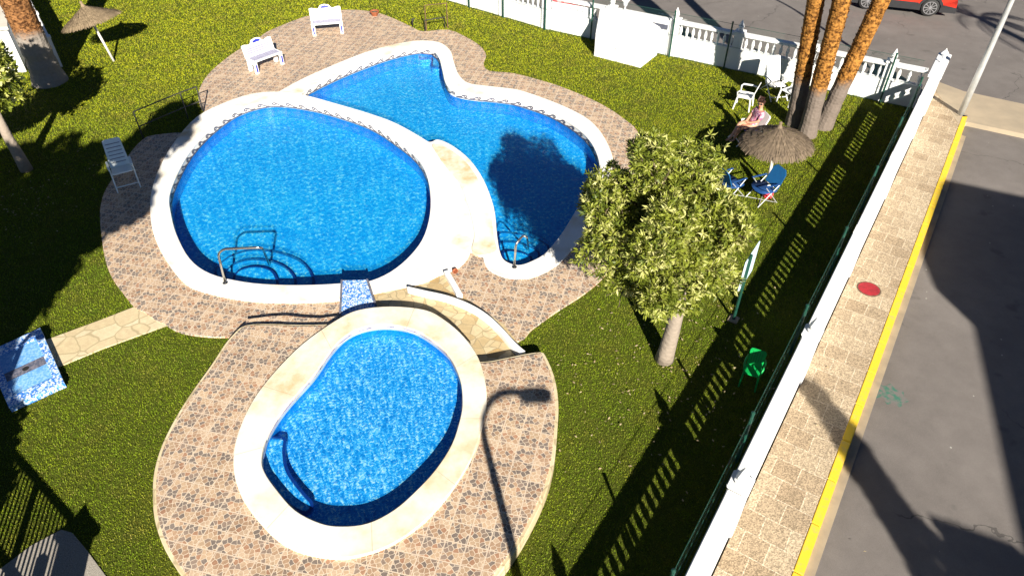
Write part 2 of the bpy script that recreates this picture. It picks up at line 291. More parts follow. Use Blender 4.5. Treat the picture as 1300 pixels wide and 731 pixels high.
# ------------------------------------------------------------------ building blocks
def world_of(o):
    m = Matrix.Translation(o.location) @ o.rotation_euler.to_matrix().to_4x4()
    return world_of(o.parent) @ m if o.parent else m
class MB:
    def __init__(s): s.v = []; s.f = []; s.M = Matrix.Identity(4); s.uv = {}
    def add(s, vs, fs):
        b = len(s.v); s.v += [tuple(s.M @ Vector(p)) for p in vs]; s.f += [tuple(b+i for i in f) for f in fs]; return s
    def box(s, c, d, rz=0, rx=0, ry=0, taper=1.0):
        m = Matrix.Translation(c) @ Matrix.Rotation(rz,4,'Z') @ Matrix.Rotation(ry,4,'Y') @ Matrix.Rotation(rx,4,'X')
        vs = [m @ Vector((x*d[0]/2*(taper if z > 0 else 1), y*d[1]/2*(taper if z > 0 else 1), z*d[2]/2)) for z in (-1,1) for x, y in ((-1,-1),(1,-1),(1,1),(-1,1))]
        return s.add(vs, [(3,2,1,0),(4,5,6,7),(0,1,5,4),(1,2,6,5),(2,3,7,6),(3,0,4,7)])
    def rings(s, rings, cap=True, closed=False):
        n = len(rings[0]); vs = [p for r in rings for p in r]; fs = []
        m = len(rings)
        for k in range(m if closed else m-1):
            a, b = k*n, ((k+1) % m)*n
            for i in range(n): fs.append((a+i, a+(i+1) % n, b+(i+1) % n, b+i))
        if cap and not closed: fs += [tuple(range(n))[::-1], tuple((m-1)*n+i for i in range(n))]
        return s.add(vs, fs)
    def tube(s, pts, r, seg=8, cap=True):
        pts = [Vector(p) for p in pts]; rs = r if isinstance(r, (list, tuple)) else [r]*len(pts); out = []
        up = None
        for i, p in enumerate(pts):
            d = (pts[min(i+1, len(pts)-1)]-pts[max(i-1, 0)]).normalized()
            if up is None: up = d.orthogonal().normalized()
            up = (up - d*up.dot(d)); up = up.normalized() if up.length > 1e-6 else d.orthogonal().normalized()
            w = d.cross(up)
            out.append([p+(up*math.cos(a)+w*math.sin(a))*rs[i] for a in (2*PI*k/seg for k in range(seg))])
        return s.rings(out, cap)
    def lathe(s, prof, seg=16, c=(0,0,0), cap=True):
        c = Vector(c)
        return s.rings([[c+Vector((r*math.cos(2*PI*k/seg), r*math.sin(2*PI*k/seg), z)) for k in range(seg)] for r, z in prof], cap)
    def prism(s, poly, y0, y1, axis='y'):
        # poly in (x,z) extruded along y, or in (x,y) along z
        n = len(poly)
        f = (lambda p, t: (p[0], t, p[1])) if axis == 'y' else (lambda p, t: (p[0], p[1], t))
        return s.add([f(p, y0) for p in poly]+[f(p, y1) for p in poly], [tuple(range(n)), tuple(range(2*n-1, n-1, -1))]+[(i, i+n, (i+1) % n+n, (i+1) % n) for i in range(n)])
    def build(s, name, m, parent=None, world=False, smooth=False, bevel=0, rnd=None):
        vs = s.v
        if parent is not None and world:
            inv = world_of(parent).inverted(); vs = [tuple(inv @ Vector(p)) for p in vs]
        me = bpy.data.meshes.new(name); me.from_pydata(vs, [], s.f); me.update()
        if bevel:
            bm = bmesh.new(); bm.from_mesh(me); bmesh.ops.recalc_face_normals(bm, faces=bm.faces)
            ed = [e for e in bm.edges if len(e.link_faces) == 2 and e.calc_face_angle(0) > .6]
            bmesh.ops.bevel(bm, geom=ed, offset=bevel, segments=2, affect='EDGES', clamp_overlap=True); bm.to_mesh(me); bm.free()
        else:
            bm = bmesh.new(); bm.from_mesh(me); bmesh.ops.recalc_face_normals(bm, faces=bm.faces); bm.to_mesh(me); bm.free()
        if smooth: me.polygons.foreach_set('use_smooth', [True]*len(me.polygons))
        return link(name, me, m, parent)
def link(name, me, m, parent=None):
    o = bpy.data.objects.new(name, me); COL.objects.link(o)
    me.materials.append(M[m] if isinstance(m, str) else m)
    if parent is not None: o.parent = parent
    return o
def tag(o, label=None, cat=None, group=None, kind=None):
    if label: o['label'] = label
    if cat: o['category'] = cat
    if group: o['group'] = group
    if kind: o['kind'] = kind
    return o
def thing(name, label, cat, loc=(0,0,0), rz=0, group=None):
    o = bpy.data.objects.new(name, None); COL.objects.link(o); o.empty_display_size = .2
    o.location = loc; o.rotation_euler = (0,0,rz); return tag(o, label, cat, group)
def copy_tree(o, parent=None):
    c = o.copy(); COL.objects.link(c)
    if parent is not None: c.parent = parent
    for ch in [x for x in bpy.data.objects if x.parent == o]: copy_tree(ch, c)
    return c
def smoothloop(pts, sub=4, closed=True):
    n = len(pts); out = []
    for i in range(n if closed else n-1):
        q = [Vector(pts[(i+k) % n] if closed else pts[min(max(i+k, 0), n-1)]) for k in (-1,0,1,2)]
        for j in range(sub):
            t = j/sub; t2, t3 = t*t, t*t*t
            out.append(.5*((2*q[1])+(q[2]-q[0])*t+(2*q[0]-5*q[1]+4*q[2]-q[3])*t2+(3*q[1]-q[0]-3*q[2]+q[3])*t3))
    if not closed: out.append(Vector(pts[-1]))
    return out
def slab(name, loops, z0, z1, m, parent=None, bevel=0.0, world=True):
    cu = bpy.data.curves.new(name, 'CURVE'); cu.dimensions = '2D'; cu.fill_mode = 'BOTH'
    for lp in loops:
        sp = cu.splines.new('POLY'); sp.points.add(len(lp)-1)
        for k, p in enumerate(lp): sp.points[k].co = (p[0], p[1], 0, 1)
        sp.use_cyclic_u = True
    cu.extrude = (z1-z0)/2-bevel; cu.bevel_depth = bevel; cu.bevel_resolution = 2; cu.offset = -bevel
    tmp = bpy.data.objects.new('tmp', cu); COL.objects.link(tmp); dg = bpy.context.evaluated_depsgraph_get(); dg.update()
    me = bpy.data.meshes.new_from_object(tmp.evaluated_get(dg)); bpy.data.objects.remove(tmp); bpy.data.curves.remove(cu)
    me.name = name; me.materials.clear(); mt = Matrix.Translation((0,0,(z0+z1)/2))
    if parent is not None: mt = world_of(parent).inverted() @ mt
    me.transform(mt); return link(name, me, m, parent)
def ppoly(pts, z, sub=4): return smoothloop([g(x, y, z) for x, y in pts], sub)
def inside(px, py, poly):
    a = np.array([(p[0], p[1]) for p in poly]); b = np.roll(a, -1, 0); r = np.zeros(len(px), bool)
    for (x1, y1), (x2, y2) in zip(a, b):
        if y1 == y2: continue
        c = (y1 > py) != (y2 > py); r ^= c & (px < (x2-x1)*(py-y1)/(y2-y1)+x1)
    return r
def grow(loop, d):
    pts = [Vector((p[0], p[1])) for p in loop]; n = len(pts)
    area = sum(pts[i].x*pts[(i+1) % n].y-pts[(i+1) % n].x*pts[i].y for i in range(n)); sg = 1 if area > 0 else -1; o = []
    for i in range(n):
        e = (pts[(i+1) % n]-pts[i-1]).normalized(); o.append(pts[i]-Vector((-e.y, e.x))*sg*d)
    return o
def struct(o): o['kind'] = 'structure'; return o

# ------------------------------------------------------------------ outlines (surveyed points)
ZA, ZB, ZR, ZK, ZKB = .035, .295, .085, .065, .34
patioA = ppoly([(200,408),(183,396),(171,390),(157,373),(142,352),(133,327),(128,292),(127,267),(132,245),(142,228),(160,201),(181,177),(199,171),(225,168.5),(238,167),(262,152),(254,135),(252,118),(260,100),(275,84),(300,65),(325,51),(340,40),(375,25.6),(393,20),(429,13.5),(456,13),(483,17.5),(505,26),(524,35),(537,40),(569,38),(594,48.5),(610,59),(617,70),(614,81),(621,90),(651,93),(679,100),(709,109),(744,123),(772,137),(795,153),(809,166),(817,190),(815,225),(802,275),(785,325),(765,353),(740,374),(715,390),(693,405),(674,419),(664,430),(640,436),(602,426),(578,402),(560,396),(530,388),(490,386),(452,391),(426,408),(400,425),(330,433),(300,432),(293,428),(262,427),(234,423),(220,418),(209,411)], ZA, 3)
patioB = ppoly([(312,414),(299,424),(288,437),(271,463),(248,495),(227.6,527),(209.5,563),(200,595),(198,622),(200,654),(209.5,685),(225,713),(250,745),(290,785),(360,815),(450,825),(540,805),(600,768),(626,730),(653,692),(675,653),(691,617),(700,581),(704,540),(705,509),(700,477),(689,451),(684,448.6),(666,451),(607,461),(598,441),(577,420),(553,408),(530,402),(497,398),(465,402),(440,410),(432,412),(412,413),(378,413.5),(343,412.5)], ZB, 3)
step1 = [g(x, y, .165) for x, y in [(312,405),(343,401),(363,400),(385,402.5),(407,403.5),(433,400),(445,430),(420,440),(378,425),(343,420),(312,418)]]
path = [g(x, y, .02) for x, y in [(45,436),(59,431),(130,405),(171,389),(195,390),(212,413),(170,428),(130,442.5),(77,464.5),(60,472)]]
round_out = [(191,249),(192,284),(200,310),(215,336),(237,360.5),(267.6,371.5),(311,380),(368,383),(425,380.5),(436,379),(475,371.7),(496.6,367),(518,363),(540,357),(557,349),(571,343.5),(584,337),(596,322),(600,300),(597,277),(592,261),(581.6,233),(568.6,217),(549,186),(541,178),(504,157),(469,144),(425,131),(386,120.5),(355,116.6),(324.5,118),(289.5,128.5),(250,148),(219,183),(200,218)]
round_in = [(215,249),(217,271),(224,297),(241,328),(267.6,347),(311,357.5),(355,361),(399,361),(436,359),(464.6,357.5),(495,345),(521.5,323),(539,297),(546.5,262),(543,227),(530,201),(504,179),(469,157),(425,141.6),(390,133),(355,128.5),(329,130.6),(298,141.6),(267.6,163.5),(241,192),(224,222.6)]
kid_out = [(296,581),(302,549),(320,509),(348,472),(384,436),(425,407),(455,393),(497,388.5),(540,393),(565,406),(589,427),(607.5,454),(616.5,486),(617.5,513),(613,540),(601,576.5),(580,613),(553,647),(526,672),(494,692),(460,704),(425,708),(379,699),(348,681),(316,645),(300,613)]
kid_in = [(332,581),(338.6,554),(361,518),(397.5,477),(420,445),(440,425),(465,414.5),(494,412),(524,417.6),(549,432),(571,452),(584,481),(587,509),(584,531),(573.5,563),(553,595),(526,624),(499,647),(467,663),(434,667),(406.5,663),(375,647),(352,622),(336,599)]
kidney_out = [(350,121),(356,115),(380,102),(408,89),(462,67),(499.5,56.6),(529,51.8),(556,53.4),(571,63.3),(576,78),(582,94),(594,105),(618,109),(650,112.7),(665,116),(693,125.6),(721,137),(746.5,151),(763,168),(776,193),(777,213),(766,245),(755,275),(737,303),(715,329),(699,341),(682.6,349),(666,353),(644,352),(625,345),(615.6,335.6),(611,322),(596,319),(590,312),(596,290),(588,262),(575,235),(560,212),(543,188),(520,174),(490,160),(455,146),(420,136),(385,127)]
kidney_in = [(385,117),(421,98),(462,81),(497,69),(529,62),(548,63.4),(557,73),(561.5,89),(565.5,105),(575,114.6),(596.5,120),(623.5,122.6),(650,126),(665,130),(693,139.5),(716,151),(739.5,168),(754,187),(761,211),(754,233),(736,259),(714.5,294),(693,320),(675,331),(658,336),(642,331),(635,320),(631,298),(627,263),(614,228),(596,202),(574,184.5),(556,177),(546,180),(530,174.5),(500,158),(467,145),(425,133),(392,123)]
RO, RI = ppoly(round_out, ZR), ppoly(round_in, ZR)
KO, KI = ppoly(kid_out, ZKB), ppoly(kid_in, ZKB)
NO, NI = ppoly(kidney_out, ZK), ppoly(kidney_in, ZK)

# ------------------------------------------------------------------ setting
WA = Vector((3.06, 5.34)); WD = Vector((math.sin(R(33.2)), math.cos(R(33.2)))); WN = Vector((WD.y, -WD.x))   # right wall: outer face line, along, outward
def wr(s, d=0.0): p = WA+WD*s+WN*d; return (p.x, p.y)
FP1, FP2 = Vector((1.28, 27.36)), Vector((12.6, 20.75)); FU = (FP2-FP1).normalized(); FN = Vector((-FU.y, FU.x))  # far wall: inner face line, along, away
def wf(s, d=0.0): p = FP1+FU*s+FN*d; return (p.x, p.y)
GP0 = Vector((-6.2, 33.3)); GU = (FP1-GP0).normalized(); GN_ = Vector((-GU.y, GU.x)); GLEN = (FP1-GP0).length
def wg(s, d=0.0): p = GP0+GU*s+GN_*d; return (p.x, p.y)
def flat(name, pts, z, m):
    b = MB(); b.add([(x, y, z) for x, y in pts], [tuple(range(len(pts)))]); return struct(b.build(name, m))
def holed(name, outer, z, m):
    o = slab(name, [outer, grow(RI,.03), grow(NI,.03), grow(KI,.03)], z-.01, z, m)
    return struct(o)
holed('ground', [(-160,-120),(170,-120),(170,220),(-160,220)], -.16, 'earth')
flat('road', [wr(-40, 1.0), wr(-40, 40), (75, 60), (-45, 75), wg(-25, 0.1), wg(0,.1), wg(GLEN,.1), wf(0,.1), wf(13.6,.1), wr(19.4, .2), wr(18.6, 1.0)], -.12, 'asphalt')
lawn_poly = [wr(-16,-.1), wr(18.4,-.1), wf(13.1,.1), wf(0,.1), wg(GLEN,.1), wg(-14,.1), (-30, 36), (-30,-8)]
holed('lawn', lawn_poly, 0.0, 'lawn')
flat('sidewalk', [wr(-16,0), wr(19.9,0), wr(19.0,1.02), wr(-16,1.0)], .012, 'paving')
ck = [g(1187,103), g(1223,116.5), g(1300,133), g(1420,160), g(1420,196), g(1300,171), g(1228,155.5), wr(17.7,1.02), wr(19.9,0.0)]
b = MB(); b.prism(ck, -.16, .016, 'z'); struct(b.build('corner_pavement', 'corner_paving'))
b = MB()
s0 = -16.0; k = 0
while s0 < 17.6:
    s1 = s0+.98; c = wr((s0+s1)/2, 1.075); b.box((*c, -.06), (.155, .972, .17), -R(33.2)); s0 += .985
struct(b.build('kerb', 'yellow', bevel=.012))
b = MB(); b.add([(*wr(-16,1.15),-.095), (*wr(17.3,1.15),-.095), (*wr(17.3,1.29),-.1), (*wr(-16,1.33),-.1)], [(0,1,2,3)]); b.add([(*wr(-16,1.33),-.1), (*wr(17.3,1.29),-.1), (*wr(17.3,1.29),-.14), (*wr(-16,1.33),-.14)], [(0,1,2,3)])
struct(b.build('gutter', 'concrete'))
for (a, c) in [((648,-4),(664,4)), ((836,17),(872,26))]:
    p0, p1 = Vector(g(*a, -.12)), Vector(g(*c, -.12)); d = (p1-p0).normalized(); n = Vector((-d.y, d.x))*.06
    flat('road_marking', [p0-n, p1-n, p1+n, p0+n], -.116, 'chalk')
stain = smoothloop([g(x, y, -.12) for x, y in [(1110,496),(1116,488),(1123,490),(1131,487),(1137,494),(1146,496),(1148,503),(1154,509),(1147,512),(1142,517),(1134,511),(1126,513),(1120,504),(1112,505)]], 3)
flat('paint_stain', stain, -.116, 'stainc')
struct(slab('pool_patio', [patioA, grow(RI,.03), grow(NI,.03)], -.12, ZA, 'tile', bevel=.006))
struct(slab('raised_patio', [patioB, grow(KI,.03)], -.12, ZB, 'tile', bevel=.012))
struct(slab('patio_edging', [grow(patioB, .055), grow(KI, .03)], -.12, ZB-.018, 'path', bevel=.01))
struct(slab('patio_step', [step1], -.1, .165, 'tile', bevel=.008))
struct(slab('garden_path', [path], -.1, .022, 'path', bevel=.006))
flagp = [g(x, y, ZA+.012) for x, y in [(470,373),(500,362),(540,352),(560,345),(570,343),(590,378),(640,412),(668,449),(612,470),(560,430),(500,400),(472,395)]]
struct(slab('flagstone_landing', [flagp], -.05, ZA+.014, 'flag'))
gp = [g(x, y, .01) for x, y in [(78,672),(92,676),(112,700),(138,735),(190,800),(60,850),(-120,800),(-30,745),(0,722),(40,692)]]
struct(slab('gravel_pad', [gp], -.1, .02, 'gravel', bevel=.006))

# ------------------------------------------------------------------ swimming pools
def scrolls(mb, loop, z0, hh, L=.46, off=.012, w=.042):
    pts = [Vector((p[0], p[1])) for p in loop]; n = len(pts); acc = [0]
    for i in range(n): acc.append(acc[-1]+(pts[(i+1) % n]-pts[i]).length)
    T = acc[-1]; cnt = int(T/L); L = T/cnt
    area = sum(pts[i].x*pts[(i+1) % n].y-pts[(i+1) % n].x*pts[i].y for i in range(n)); sg = 1 if area > 0 else -1
    import bisect
    def at(u):
        u %= T; i = min(bisect.bisect_right(acc, u)-1, n-1); a, b_ = pts[i], pts[(i+1) % n]; t = (u-acc[i])/max(1e-6, acc[i+1]-acc[i])
        d = (b_-a).normalized(); nn = Vector((-d.y, d.x))*sg; return a.lerp(b_, t)+nn*off
    base = [(0,.04),(.06,.05),(.11,.075),(.145,.115)]
    c = (.20,.095)
    for k in range(10):
        a = R(165-k*42); r = .056-.0042*k; base.append((c[0]+r*math.cos(a), c[1]+r*math.sin(a)*.9))
    base2 = [(.0,.02),(.3,.02)]
    for k in range(cnt):
        for pl in (base, base2):
            q = [(x/.30*L, y/.16*hh) for x, y in pl]
            vs = []
            for i, p in enumerate(q):
                a, b_ = q[max(i-1,0)], q[min(i+1,len(q)-1)]; d = Vector((b_[0]-a[0], b_[1]-a[1])).normalized(); nx, ny = -d.y*w/2, d.x*w/2
                for sgn in (1,-1):
                    P2 = at(k*L+p[0]+sgn*nx); vs.append((P2.x, P2.y, z0+p[1]+sgn*ny))
            mb.add(vs, [(2*i, 2*i+1, 2*i+3, 2*i+2) for i in range(len(q)-1)])
def strip(loop, z0, z1, off=0.0):
    b = MB(); n = len(loop); pts = [Vector((p[0], p[1])) for p in loop]
    area = sum(pts[i].x*pts[(i+1) % n].y-pts[(i+1) % n].x*pts[i].y for i in range(n)); sg = 1 if area > 0 else -1
    o = []
    for i in range(n):
        d = (pts[(i+1) % n]-pts[i-1]).normalized(); o.append(pts[i]+Vector((-d.y, d.x))*sg*off)
    b.add([(p.x, p.y, z0) for p in o]+[(p.x, p.y, z1) for p in o], [(i, (i+1) % n, (i+1) % n+n, i+n) for i in range(n)]); return b
def pool(name, label, outer, inner, ztop, thick, zw, depth, floor_m, water_m, scr=True, frieze='cream', scroll='grout', rim='cream'):
    cx = sum(p[0] for p in inner)/len(inner); cy = sum(p[1] for p in inner)/len(inner)
    t = thing(name, label, 'pool', (cx, cy, 0))
    slab('coping', [outer, inner], ztop-thick, ztop, rim, t, bevel=.018)
    strip(inner, -depth, zw-.01, -.002).build('basin_wall', 'mos_wall', t, True)
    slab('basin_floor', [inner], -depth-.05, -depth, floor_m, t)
    fz = strip(inner, zw-.02, ztop-.02, -.004).build('waterline_border', frieze, t, True)
    if scr:
        b = MB(); scrolls(b, inner, zw+.012, ztop-.05-zw); b.build('wave_scroll', scroll, fz, True)
    slab('water', [inner], zw-.006, zw, water_m, t)
    # a single water sheet: keep only the top faces
    w = [o for o in bpy.data.objects if o.parent == t and o.name.startswith('water') and not o.name.startswith('waterline')][0]
    bm = bmesh.new(); bm.from_mesh(w.data); bmesh.ops.delete(bm, geom=[f for f in bm.faces if f.normal.z < .5], context='FACES')
    bmesh.ops.recalc_face_normals(bm, faces=bm.faces)
    for f in bm.faces:
        if f.normal.z < 0: f.normal_flip()
    bm.to_mesh(w.data); bm.free()
    return t
p_round = pool('swimming_pool', 'large round blue pool with broad cream rim left of centre', RO, RI, ZR, .07, -.13, .47, 'mos_caustic', 'water')
p_kidney = pool('swimming_pool', 'curving kidney shaped blue pool behind the round pool, partly shaded by the tree', NO, NI, ZK, .07, -.14, .52, 'mos_caustic', 'water')
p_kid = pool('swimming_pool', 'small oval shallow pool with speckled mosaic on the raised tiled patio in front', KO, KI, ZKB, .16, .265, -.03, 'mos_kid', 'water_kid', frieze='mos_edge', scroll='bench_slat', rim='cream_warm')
# steps under the water
def step_block(parent, pts, zt, depth, m='mos_caustic'):
    lp = smoothloop([g(x, y, zt) for x, y in pts], 3)
    o = slab('pool_step', [lp], -depth, zt, m, parent); e = strip(lp, zt-.06, zt+.004, -.006)
    n = len(lp); b = MB(); inn = strip(lp, zt+.004, zt+.004, .05).v[:n]; out = strip(lp, zt+.004, zt+.004, -.006).v[:n]
    b.add(out+inn, [(i, (i+1) % n, (i+1) % n+n, i+n) for i in range(n)]); b.v += e.v; b.f += [tuple(i+2*n for i in f) for f in e.f]
    b.build('step_trim', 'mos_edge', o, True)
for zt, pts in [(-.30, [(296,352),(305,342),(325,338),(345,343),(353,356),(350,366),(325,366),(300,362)]), (-.60, [(284,352),(295,336),(320,329),(350,333),(370,345),(376,362),(350,370),(310,368)]), (-.90, [(272,348),(288,327),(322,317),(360,322),(388,336),(398,362),(350,372),(300,368)])]:
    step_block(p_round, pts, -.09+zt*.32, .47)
for zt, pts in [(-.30, [(637,322),(650,318),(668,322),(676,330),(664,344),(648,344)]), (-.6, [(632,312),(650,307),(674,313),(686,325),(668,348),(645,348)]), (-.9, [(630,300),(652,296),(682,303),(698,318),(670,352),(642,352)])]:
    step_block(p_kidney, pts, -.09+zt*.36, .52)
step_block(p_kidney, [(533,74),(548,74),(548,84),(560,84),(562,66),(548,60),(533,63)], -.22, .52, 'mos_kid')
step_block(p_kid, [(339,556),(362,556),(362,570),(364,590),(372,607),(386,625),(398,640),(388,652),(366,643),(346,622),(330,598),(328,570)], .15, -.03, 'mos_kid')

# mosaic water chute
a0 = [(434,356,.108),(466,355,.108),(478,391,.10),(432,401,.10)]
pts = [G(x, y, z) for x, y, z in a0]; c = sum(pts, Vector())/4
t = thing('water_chute', 'blue and white mosaic water chute joining the round pool to the oval pool', 'water chute', (c.x, c.y, 0))
b = MB(); b.add([tuple(p) for p in pts]+[(p.x, p.y, -.05) for p in pts], [(0,1,2,3),(0,4,5,1),(1,5,6,2),(2,6,7,3),(3,7,4,0)]); b.build('channel', 'mos_sq', t, True)
for i, j in ((0,3),(1,2)):
    b = MB(); d = (pts[j]-pts[i]); n = Vector((-d.y, d.x, 0)).normalized()*.022
    b.add([tuple(q+Vector((0,0,h))) for h in (-.1,.035) for q in (pts[i]-n, pts[j]-n, pts[j]+n, pts[i]+n)], [(3,2,1,0),(4,5,6,7),(0,1,5,4),(1,2,6,5),(2,3,7,6),(3,0,4,7)]); b.build('side_rim', 'mos_grey', t, True, bevel=.006)
# low curved walls beside the flagstones
def lowwall(label, top, wid, z0, h):
    c = smoothloop([g(x, y, h) for x, y in top], 4, False); n = len(c); L, Rr = [], []
    for i in range(n):
        d = (c[min(i+1,n-1)]-c[max(i-1,0)]).normalized(); q = Vector((-d.y, d.x)); w = wid[0]+(wid[1]-wid[0])*i/(n-1)
        L.append(c[i]+q*w/2); Rr.append(c[i]-q*w/2)
    o = slab('low_wall', [L+Rr[::-1]], z0, h, 'white', bevel=.012); tag(o, label, 'low wall')
lowwall('long low white wall curving along the right edge of the cream flagstones', [(517,364),(537.6,369),(568,376),(595,386.5),(617,400),(635,417),(651,435),(664,447)], (.05,.12), 0, .21)
lowwall('short low white wall between the flagstones and the tiled patio', [(566,343),(575,358),(584,374)], (.12,.12), 0, .17)
# rough stone shelf between the two big pools
sh = ppoly([(549,186),(556,183),(572,190),(592,206),(609,231),(622,265),(627,300),(630,318),(612,324),(599,318),(602,298),(598,275),(593,258),(583,232),(570,216)], ZK+.03, 4)
tag(slab('stone_shelf', [sh], 0, ZK+.03, 'shelf', bevel=.015), 'long pale stone shelf with ochre patches between round and kidney pools', 'stone ledge')

# handrails
def pipe(name, label, pts, r, m, group=None, flange=True, cat='handrail'):
    t = thing(name, label, cat, pts[0], 0, group)
    pp = []
    for i, p in enumerate(pts):
        p = Vector(p)
        if 0 < i < len(pts)-1:
            a = (Vector(pts[i-1])-p); c = (Vector(pts[i+1])-p); k = min(.14, a.length*.4, c.length*.4); a.normalize(); c.normalize()
            for q in range(6):
                u = q/5; pp.append((p+a*k)*(1-u)**2+p*2*u*(1-u)+(p+c*k)*u*u)
        else: pp.append(p)
    b = MB(); b.tube(pp, r, 10); b.build('rail', m, t, True, True)
    if flange:
        b = MB(); b.lathe([(.06,0),(.06,.012),(.03,.03)], 14, pts[0]); b.build('flange', m, t, True)
    return t
B = G(286,359,ZR); D = (G(334,314,.85)-G(281,317,.85)); D.z = 0
pipe('pool_handrail', 'bent steel handrail at the steps of the round pool', [B, G(277,322,.72), G(284,316,.85), G(333,314,.85), G(342,336,-.25)], .028, 'steel')
pipe('pool_handrail', 'short steel handrail at the near end of the kidney pool', [G(653,339,ZK), G(655,309,.70), G(664,299,.80), G(669,301,.76), G(671,318,-.25)], .026, 'steel')

# ------------------------------------------------------------------ balustrade walls
def baluster_mesh():
    b = MB(); b.lathe([(.05,0),(.05,.03),(.028,.05),(.045,.13),(.06,.20),(.05,.28),(.026,.36),(.04,.39),(.05,.41),(.05,.44)], 8); return b
def balustrade(name, label, O, U, N, segs, cols, th, zbase, zr, cat='wall', finial=True, pillar=.30, plain=()):
    """segs: (s0,s1,kind) with kind 'b' balusters / 's' solid; U along, N away from the garden"""
    ang = math.atan2(U.y, U.x); t = thing(name, label, cat, (O.x, O.y, 0), ang)
    sgn = 1 if U.cross(N) > 0 else -1
    y = sgn*th/2
    proto = None
    for s0, s1, kd in segs:
        zb = zbase if kd == 'b' else zr
        b = MB(); b.box(((s0+s1)/2, y, (zb-.2)/2), (s1-s0, th*.8, zb+.2)); b.build('base_wall', 'white', t)
        b = MB(); b.box(((s0+s1)/2, y, zr+.045), (s1-s0, th, .09)); b.build('top_rail', 'white', t, bevel=.015)
        if kd == 'b':
            b = MB(); b.box(((s0+s1)/2, y, zb+.012), (s1-s0, th*.9, .05)); b.build('base_ledge', 'white', t, bevel=.01)
            n = max(1, int((s1-s0-.1)/.21)); zz = (zr-zb-.03)/.44
            for k in range(n):
                x = s0+(k+.5)*(s1-s0)/n
                if proto is None:
                    proto = baluster_mesh().build('baluster', 'white', t, smooth=True); o = proto
                else:
                    o = proto.copy(); COL.objects.link(o); o.parent = t
                o.location = (x, y, zb+.03); o.scale = (1,1,zz)
    for s in cols:
        if s in plain:
            b = MB(); b.box((s, y, zr/2-.06), (pillar, th-.01, zr+.28)); b.build('pillar', 'white', t); continue
        b = MB(); b.box((s, y, zr/2-.05), (pillar, max(th+.02, pillar), zr+.3)); b.box((s, y, zr+.13), (pillar+.05, max(th,pillar)+.05, .06)); pl = b.build('pillar', 'white', t, bevel=.012)
        if finial:
            b = MB(); b.lathe([(.10,zr+.16),(.11,zr+.20),(.05,zr+.22),(.09,zr+.26),(.10,zr+.31),(.055,zr+.42),(.012,zr+.52)], 10, (s, y, 0)); b.build('finial', 'white', pl, smooth=False)
    return t
ZRF, ZBF = 1.15, .68
farwall = balustrade('balustrade_wall', 'long white balustrade wall beside the far road, behind the white chairs', FP1, FU, FN, [(0.1,2.55,'b'),(2.75,4.95,'s'),(5.2,7.2,'b'),(7.5,9.6,'b'),(9.9,12.0,'b'),(12.3,13.2,'b')], [-.02,2.65,5.08,7.35,9.75,12.15], .26, ZBF, ZRF)
b = MB(); b.box((4.55,-.003,.98), (.62,.02,.16)); b.build('vent_slot', 'grout', farwall)
o = balustrade('balustrade_wall', 'white balustrade wall meeting the road at the top centre, left of the notice board', GP0, GU, GN_, [(.2,2.6,'s'),(2.8,5.6,'b'),(5.8,7.3,'s'),(7.5,GLEN-.1,'b')], [2.7,5.7,7.4], .26, .66, ZRF)
rcols = [-6.8,-2.95,.9,4.75,8.6,12.4,16.2]
segs = [(a+.165, c-.165, 'b') for a, c in zip(rcols, rcols[1:])]+[(16.365,18.1,'b')]
rightwall = balustrade('balustrade_wall', 'white balustrade wall along the tan sidewalk on the right', WA+WN*-.28, WD, WN, segs, rcols, .28, .66, 1.08, pillar=.285, plain=(-6.8,8.6,12.4,16.2))
# corner pillar
cp = wr(19.35,-.14)
t = thing('corner_pillar', 'square white corner pillar where the two garden walls meet by the street lamp', 'pillar', (*cp, 0), -R(33.2))
b = MB(); b.box((0,-.6,.55), (.30,1.9,1.3)); b.build('shaft', 'white', t, bevel=.015)
b = MB(); b.box((0,-.6,1.24), (.38,2.0,.09)); b.build('cap', 'white', t, bevel=.015)
def lantern(label, x, y, z, s=1.0):
    t = thing('pillar_lantern', label, 'lantern', (x, y, z))
    b = MB(); b.lathe([(.07*s,0),(.07*s,.03*s),(.025*s,.05*s),(.025*s,.16*s)], 10); b.build('stem', 'white', t)
    b = MB(); b.lathe([(.06*s,.16*s),(.12*s,.36*s)], 6); b.build('lamp_glass', 'sign', t)
    b = MB(); b.lathe([(.16*s,.36*s),(.10*s,.43*s),(.03*s,.50*s),(.01*s,.56*s)], 6); b.build('hood', 'white', t)
lantern('white lantern on the far wall above the white utility box', *wf(3.15,.12), ZRF+.09, .95)
lantern('white lantern on the corner pillar beside the street lamp', *wr(18.9,-.14), 1.285, .8)
